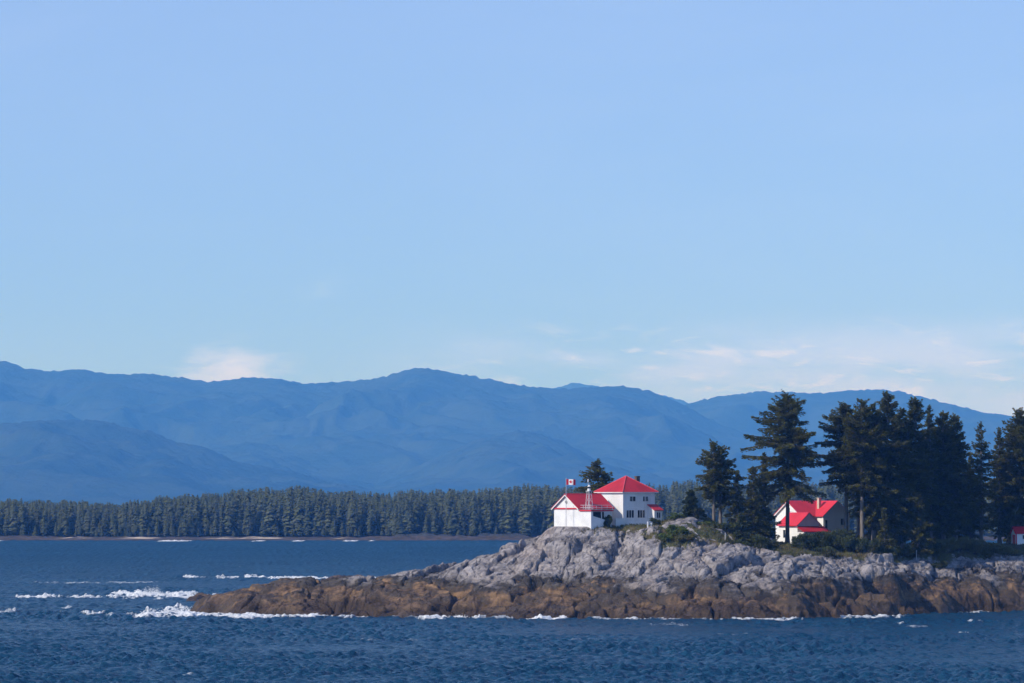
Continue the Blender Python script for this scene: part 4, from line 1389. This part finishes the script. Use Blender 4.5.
conifer(737, 812, 470, 'dark broad conifer filling the gap between the close pair and the big spruce', cb=0.06, Rr=3.6, seed=15, dens=1.3, droop=0.5, prof='cone', low=0.8)
conifer(741, 802, 513, 'low bright green young conifer at the foot of the close pair', cb=0.03, Rr=2.7, seed=16, dens=1.9, droop=0.3, prof='cone', low=0.8, mat=M_SHRUB, bark=M_BARK_DARK, r0=0.12)
conifer(753, 812, 466, 'dense dark conifer just left of the big spruce', cb=0.03, Rr=4.4, seed=17, dens=1.3, droop=0.6, prof='cone', low=0.9)
conifer(787, 816, 392.5, 'tallest lone spruce with layered drooping boughs in front of the white house', cb=0.37, Rr=7.4, seed=18, dens=0.95, droop=0.75, prof='column', asym=(-0.06, 0), gap=0.16, r0=0.42, low=0.8, bark=M_BARK_DARK, leanx=0.004)
conifer(764, 820, 452, 'dark half-height conifer tucked against the left side of the big spruce', cb=0.04, Rr=3.7, seed=19, dens=1.2, droop=0.6, prof='cone', low=0.9)

conifer(846, 822, 403, 'tall spruce leaning its crown out at the left edge of the grove', cb=0.46, Rr=6.0, seed=21, dens=1.05, droop=0.5, prof='round', asym=(-0.22, 0), gap=0.12)
conifer(862, 816, 399, 'tall spruce with the brightest pale trunk, in the grove beside the second house', cb=0.42, Rr=5.4, seed=22, dens=1.1, droop=0.5, prof='round', asym=(-0.05, -0.1), gap=0.10)
conifer(858, 830, 422, 'shorter spruce behind the two at the left edge of the grove', cb=0.42, Rr=5.2, seed=31, dens=1.1, droop=0.55, prof='column', gap=0.1)
conifer(887, 820, 390.5, 'highest and widest spruce in the middle of the grove', cb=0.12, Rr=6.2, seed=23, dens=1.25, droop=0.5, prof='column', gap=0.08, low=0.75)
conifer(873, 818, 404, 'full-crowned spruce just left of the highest one in the grove', cb=0.17, Rr=5.2, seed=24, dens=1.2, droop=0.5, prof='column', gap=0.1)
conifer(901, 826, 408, 'broad dark spruce just right of the highest one in the grove', cb=0.08, Rr=5.6, seed=25, dens=1.3, droop=0.5, prof='column', gap=0.08)
conifer(915, 828, 396.5, 'narrow spire-topped spruce right of the highest one in the grove', cb=0.10, Rr=5.2, seed=26, dens=1.15, droop=0.5, prof='column', gap=0.1)
conifer(930, 832, 404, 'thin spruce with a sparse snag-like tip in the grove', cb=0.12, Rr=5.2, seed=27, dens=1.0, droop=0.5, prof='cone', gap=0.2)
conifer(943, 834, 410.5, 'broad flat-topped spruce at the right shoulder of the grove', cb=0.14, Rr=5.6, seed=28, dens=1.2, droop=0.45, prof='round', gap=0.08)
conifer(955, 836, 414, 'full spruce on the right side of the flat-topped one', cb=0.12, Rr=4.6, seed=29, dens=1.15, droop=0.5, prof='column', gap=0.1)
conifer(925, 838, 432, 'lower dark spruce filling the heart of the grove', cb=0.08, Rr=5.0, seed=30, dens=1.3, droop=0.55, prof='column', gap=0.06)
conifer(981, 842, 421, 'airy layered spruce standing apart right of the grove', cb=0.16, Rr=5.2, seed=32, dens=0.85, droop=0.4, prof='cone', gap=0.24)
conifer(970, 848, 452, 'short dark spruce behind the airy layered one', cb=0.1, Rr=4.4, seed=33, dens=1.2, droop=0.5, prof='cone', gap=0.08)
conifer(999, 852, 427, 'narrow spruce between the airy layered one and the shed', cb=0.10, Rr=5.0, seed=34, dens=1.1, droop=0.5, prof='cone', gap=0.12)
conifer(1019, 853, 408, 'large dark spruce cut by the right edge, above the shed', cb=0.16, Rr=6.3, seed=35, dens=1.25, droop=0.5, prof='column', gap=0.08, low=0.7)
conifer(1008, 862, 448, 'dark conifer low behind the shed', cb=0.06, Rr=4.6, seed=36, dens=1.2, droop=0.5, prof='cone', gap=0.06)
conifer(893, 838, 450, 'dark understorey conifer deep in the grove below the highest spruce', cb=0.04, Rr=5.0, seed=38, dens=1.2, droop=0.5, prof='column', gap=0.06)
conifer(945, 846, 455, 'dark understorey conifer deep in the grove below the flat-topped spruce', cb=0.04, Rr=5.2, seed=39, dens=1.2, droop=0.5, prof='column', gap=0.06)
conifer(882, 848, 462, 'dark understorey conifer far back behind the brightest trunk', cb=0.06, Rr=4.6, seed=40, dens=1.1, droop=0.5, prof='column', gap=0.1)
conifer(918, 818, 492, 'short bushy conifer at the front foot of the grove', cb=0.03, Rr=3.6, seed=41, dens=1.4, droop=0.4, prof='cone', low=0.9, gap=0.06)
conifer(884, 813, 508, 'young conifer under the bare trunks at the front of the grove', cb=0.03, Rr=3.0, seed=42, dens=1.4, droop=0.4, prof='cone', low=0.9, gap=0.08)

# --- shrubs: px, D, width, height, material, words
SHR = [
    (608.5, 799.5, 2.0, 2.4, M_BARK_DARK and M_SHRUB, 'dark bush between the fog-signal deck and the two-storey house'),
    (655, 801, 2.2, 1.6, M_SHRUB, 'dull green bush at the right end of the low white wall'),
    (675, 793, 4.6, 2.4, M_SHRUB_LIGHT, 'bright green bush in a hollow of the grey rock'),
    (664, 792, 3.2, 1.5, M_SHRUB_LIGHT, 'low yellow-green bush left of the bright one in the hollow'),
    (686, 791, 3.6, 1.5, M_GRASS, 'rusty brown low scrub below the bright green bush'),
    (678, 804.5, 3.6, 1.1, M_SHRUB_LIGHT, 'low green mat of leaves at the left foot of the lone conifer'),
    (700, 805, 4.2, 1.2, M_SHRUB_LIGHT, 'low green mat of leaves at the right foot of the lone conifer'),
    (712, 805, 3.4, 1.4, M_SHRUB, 'olive bush below the pale pair of trunks'),
    (727, 804, 3.0, 2.2, M_SHRUB, 'olive bush just right of the pale pair of trunks'),
    (742, 799, 3.6, 2.2, M_SHRUB, 'dark green bush at the rock edge left of the big spruce'),
    (757, 800, 4.4, 2.8, M_SHRUB, 'dense bush in deep shade under the big spruce'),
    (766, 803, 3.8, 2.2, M_SHRUB, 'dark bush hiding the base of the big spruce'),
    (729, 796, 1.6, 2.0, M_GRASS, 'tan dry shrub on the rock below the pale trunks'),
    (803, 806, 4.2, 3.4, M_SHRUB, 'dark bush below the lit wall of the second house'),
    (816, 810, 4.6, 4.4, M_SHRUB, 'rounded bush in front of the low porch roof'),
    (829, 812, 4.6, 4.6, M_SHRUB, 'rounded olive bush in front of the shaded gable'),
    (842, 813, 4.8, 4.4, M_SHRUB, 'olive bush right of the second house'),
    (824, 804, 4.2, 1.8, M_SHRUB, 'low bush on the rock edge in front of the second house'),
    (852, 810, 4.4, 3.6, M_SHRUB, 'bush at the left foot of the grove'),
    (868, 811, 4.4, 3.4, M_SHRUB, 'bush at the foot of the brightest trunk'),
    (884, 812, 4.6, 2.2, M_SHRUB, 'low bush over the rounded grey rock below the grove'),
    (900, 816, 4.6, 2.6, M_SHRUB, 'bush below the orange marker'),
    (914, 818, 4.4, 2.4, M_SHRUB, 'bush around the pale stake'),
    (929, 822, 4.4, 2.8, M_SHRUB, 'olive bush right of the pale stake'),
    (944, 826, 5.0, 3.0, M_OLIVE_SUNLIT, 'olive bush coloured as sunlit, first of the row leading to the shed'),
    (958, 830, 5.0, 3.2, M_OLIVE_SUNLIT, 'olive bush coloured as sunlit, second of the row leading to the shed'),
    (972, 833, 5.2, 3.4, M_OLIVE_SUNLIT, 'olive bush coloured as sunlit, third of the row leading to the shed'),
    (987, 835, 5.2, 3.2, M_OLIVE_SUNLIT, 'olive bush coloured as sunlit, fourth of the row leading to the shed'),
    (1001, 837, 4.6, 2.8, M_OLIVE_SUNLIT, 'olive bush coloured as sunlit just left of the shed'),
    (1013, 836, 4.0, 1.3, M_OLIVE_SUNLIT, 'low bush in front of the shed'),
    (936, 818, 3.6, 1.6, M_SHRUB, 'low dark bush at the rock edge below the grove'),
]
for i, (px, D, w, h, mt, lb) in enumerate(SHR):
    shrub(px, D, w, h, lb, 200 + i, mt)


# --- grass and heath growing on the soil
def grass():
    rng = np.random.default_rng(6)
    n = 60000
    px = rng.uniform(590, 1030, n)
    D = rng.uniform(788, 850, n)
    x = X(px, D)
    vm = veg_mask(x, D)
    near = rng.random(n) < vm * 1.0
    for cx, cy, rad, z in (PADS[0], PADS[2]):
        near &= np.hypot(x - cx, D - cy) > rad * 0.8
    x, D = x[near], D[near]
    extra = []
    for pxa, pxb, Da, Db, k in ((594, 645, 796, 802, 1500), (652, 700, 789, 796, 1600), (700, 735, 792, 802, 700), (575, 590, 795, 797, 150)):
        ex = rng.uniform(pxa, pxb, k); eD = rng.uniform(Da, Db, k)
        exx = X(ex, eD)
        kp = fbm(exx * 0.5, eD * 0.5, 3, 19) > 0.05
        extra.append(np.stack([exx[kp], eD[kp]], 1))
    extra = np.concatenate(extra)
    x = np.concatenate([x, extra[:, 0]]); D = np.concatenate([D, extra[:, 1]])
    z = ground(x, D)
    m = len(x)
    h = rng.uniform(0.15, 0.5, m); w = rng.uniform(0.05, 0.13, m)
    a = rng.uniform(0, 6.28, m)
    wv = np.stack([np.cos(a) * w, np.sin(a) * w, 0 * w], 1)
    b0 = np.stack([x, D, z - 0.03], 1)
    tip = b0 + np.stack([rng.normal(0, 0.12, m), rng.normal(0, 0.12, m), h], 1)
    V = np.stack([b0 - wv, b0 + wv, tip], 1).reshape(-1, 3)
    tone = np.clip(0.4 + 0.5 * fbm(x * 0.3, D * 0.3, 3, 9) + rng.normal(0, 0.15, m), 0, 1)
    tag(link('grass', np_mesh('grass', V, np.arange(len(V)).reshape(-1, 3), M_GRASS, False, {'tone': ('FACE', tone)})), kind='stuff')


grass()


# --- small markers on the rock
def stake(px, D, h, w, mat, label, cat='post', name='post'):
    x = X(px, D); z = float(ground(np.array([x]), np.array([float(D)]))[0])
    mb = MB(); mb.box(-w / 2, w / 2, -w / 2, w / 2, -0.4, h)
    mb.solid([(-w / 2, -w / 2, h), (w / 2, -w / 2, h), (w / 2, w / 2, h), (-w / 2, w / 2, h)], [(-w / 4, -w / 4, h + w / 3), (w / 4, -w / 4, h + w / 3), (w / 4, w / 4, h + w / 3), (-w / 4, w / 4, h + w / 3)])
    o = mb.build(name, mat)
    o.location = (x, D, z)
    return tag(o, label, cat)


stake(647.5, 797, 1.1, 0.26, M_WHITE_PLAIN, 'short white post on the rock below the house, left of two', 'post')
stake(651, 797.5, 1.0, 0.24, M_WHITE_PLAIN, 'short white post on the rock below the house, right of two', 'post')
stake(725, 797, 1.4, 0.22, M_CONC, 'pale weathered stake on the rock below the slender pair of spruces', 'stake', 'stake')
stake(916, 816, 2.0, 0.16, M_CONC, 'pale stake among bushes at the foot of the grove', 'stake', 'stake')
mD = 824
mx = X(907.5, mD); mz = float(ground(np.array([mx]), np.array([float(mD)]))[0])
mk = thing('day_marker', (mx, mD, mz), 0, 'orange marker board on a pole among the dark trees', 'marker')
mb = MB(); mb.bar((0, 0, -0.4), (0, 0, Z(529, mD) - mz), 0.07, 0.06, 6); mb.build('pole', M_CONC, mk)
mb = MB(); mb.box(-0.25, 0.25, -0.14, -0.075, Z(534, mD) - mz, Z(529.5, mD) - mz); mb.build('board', M_ORANGE, mk)
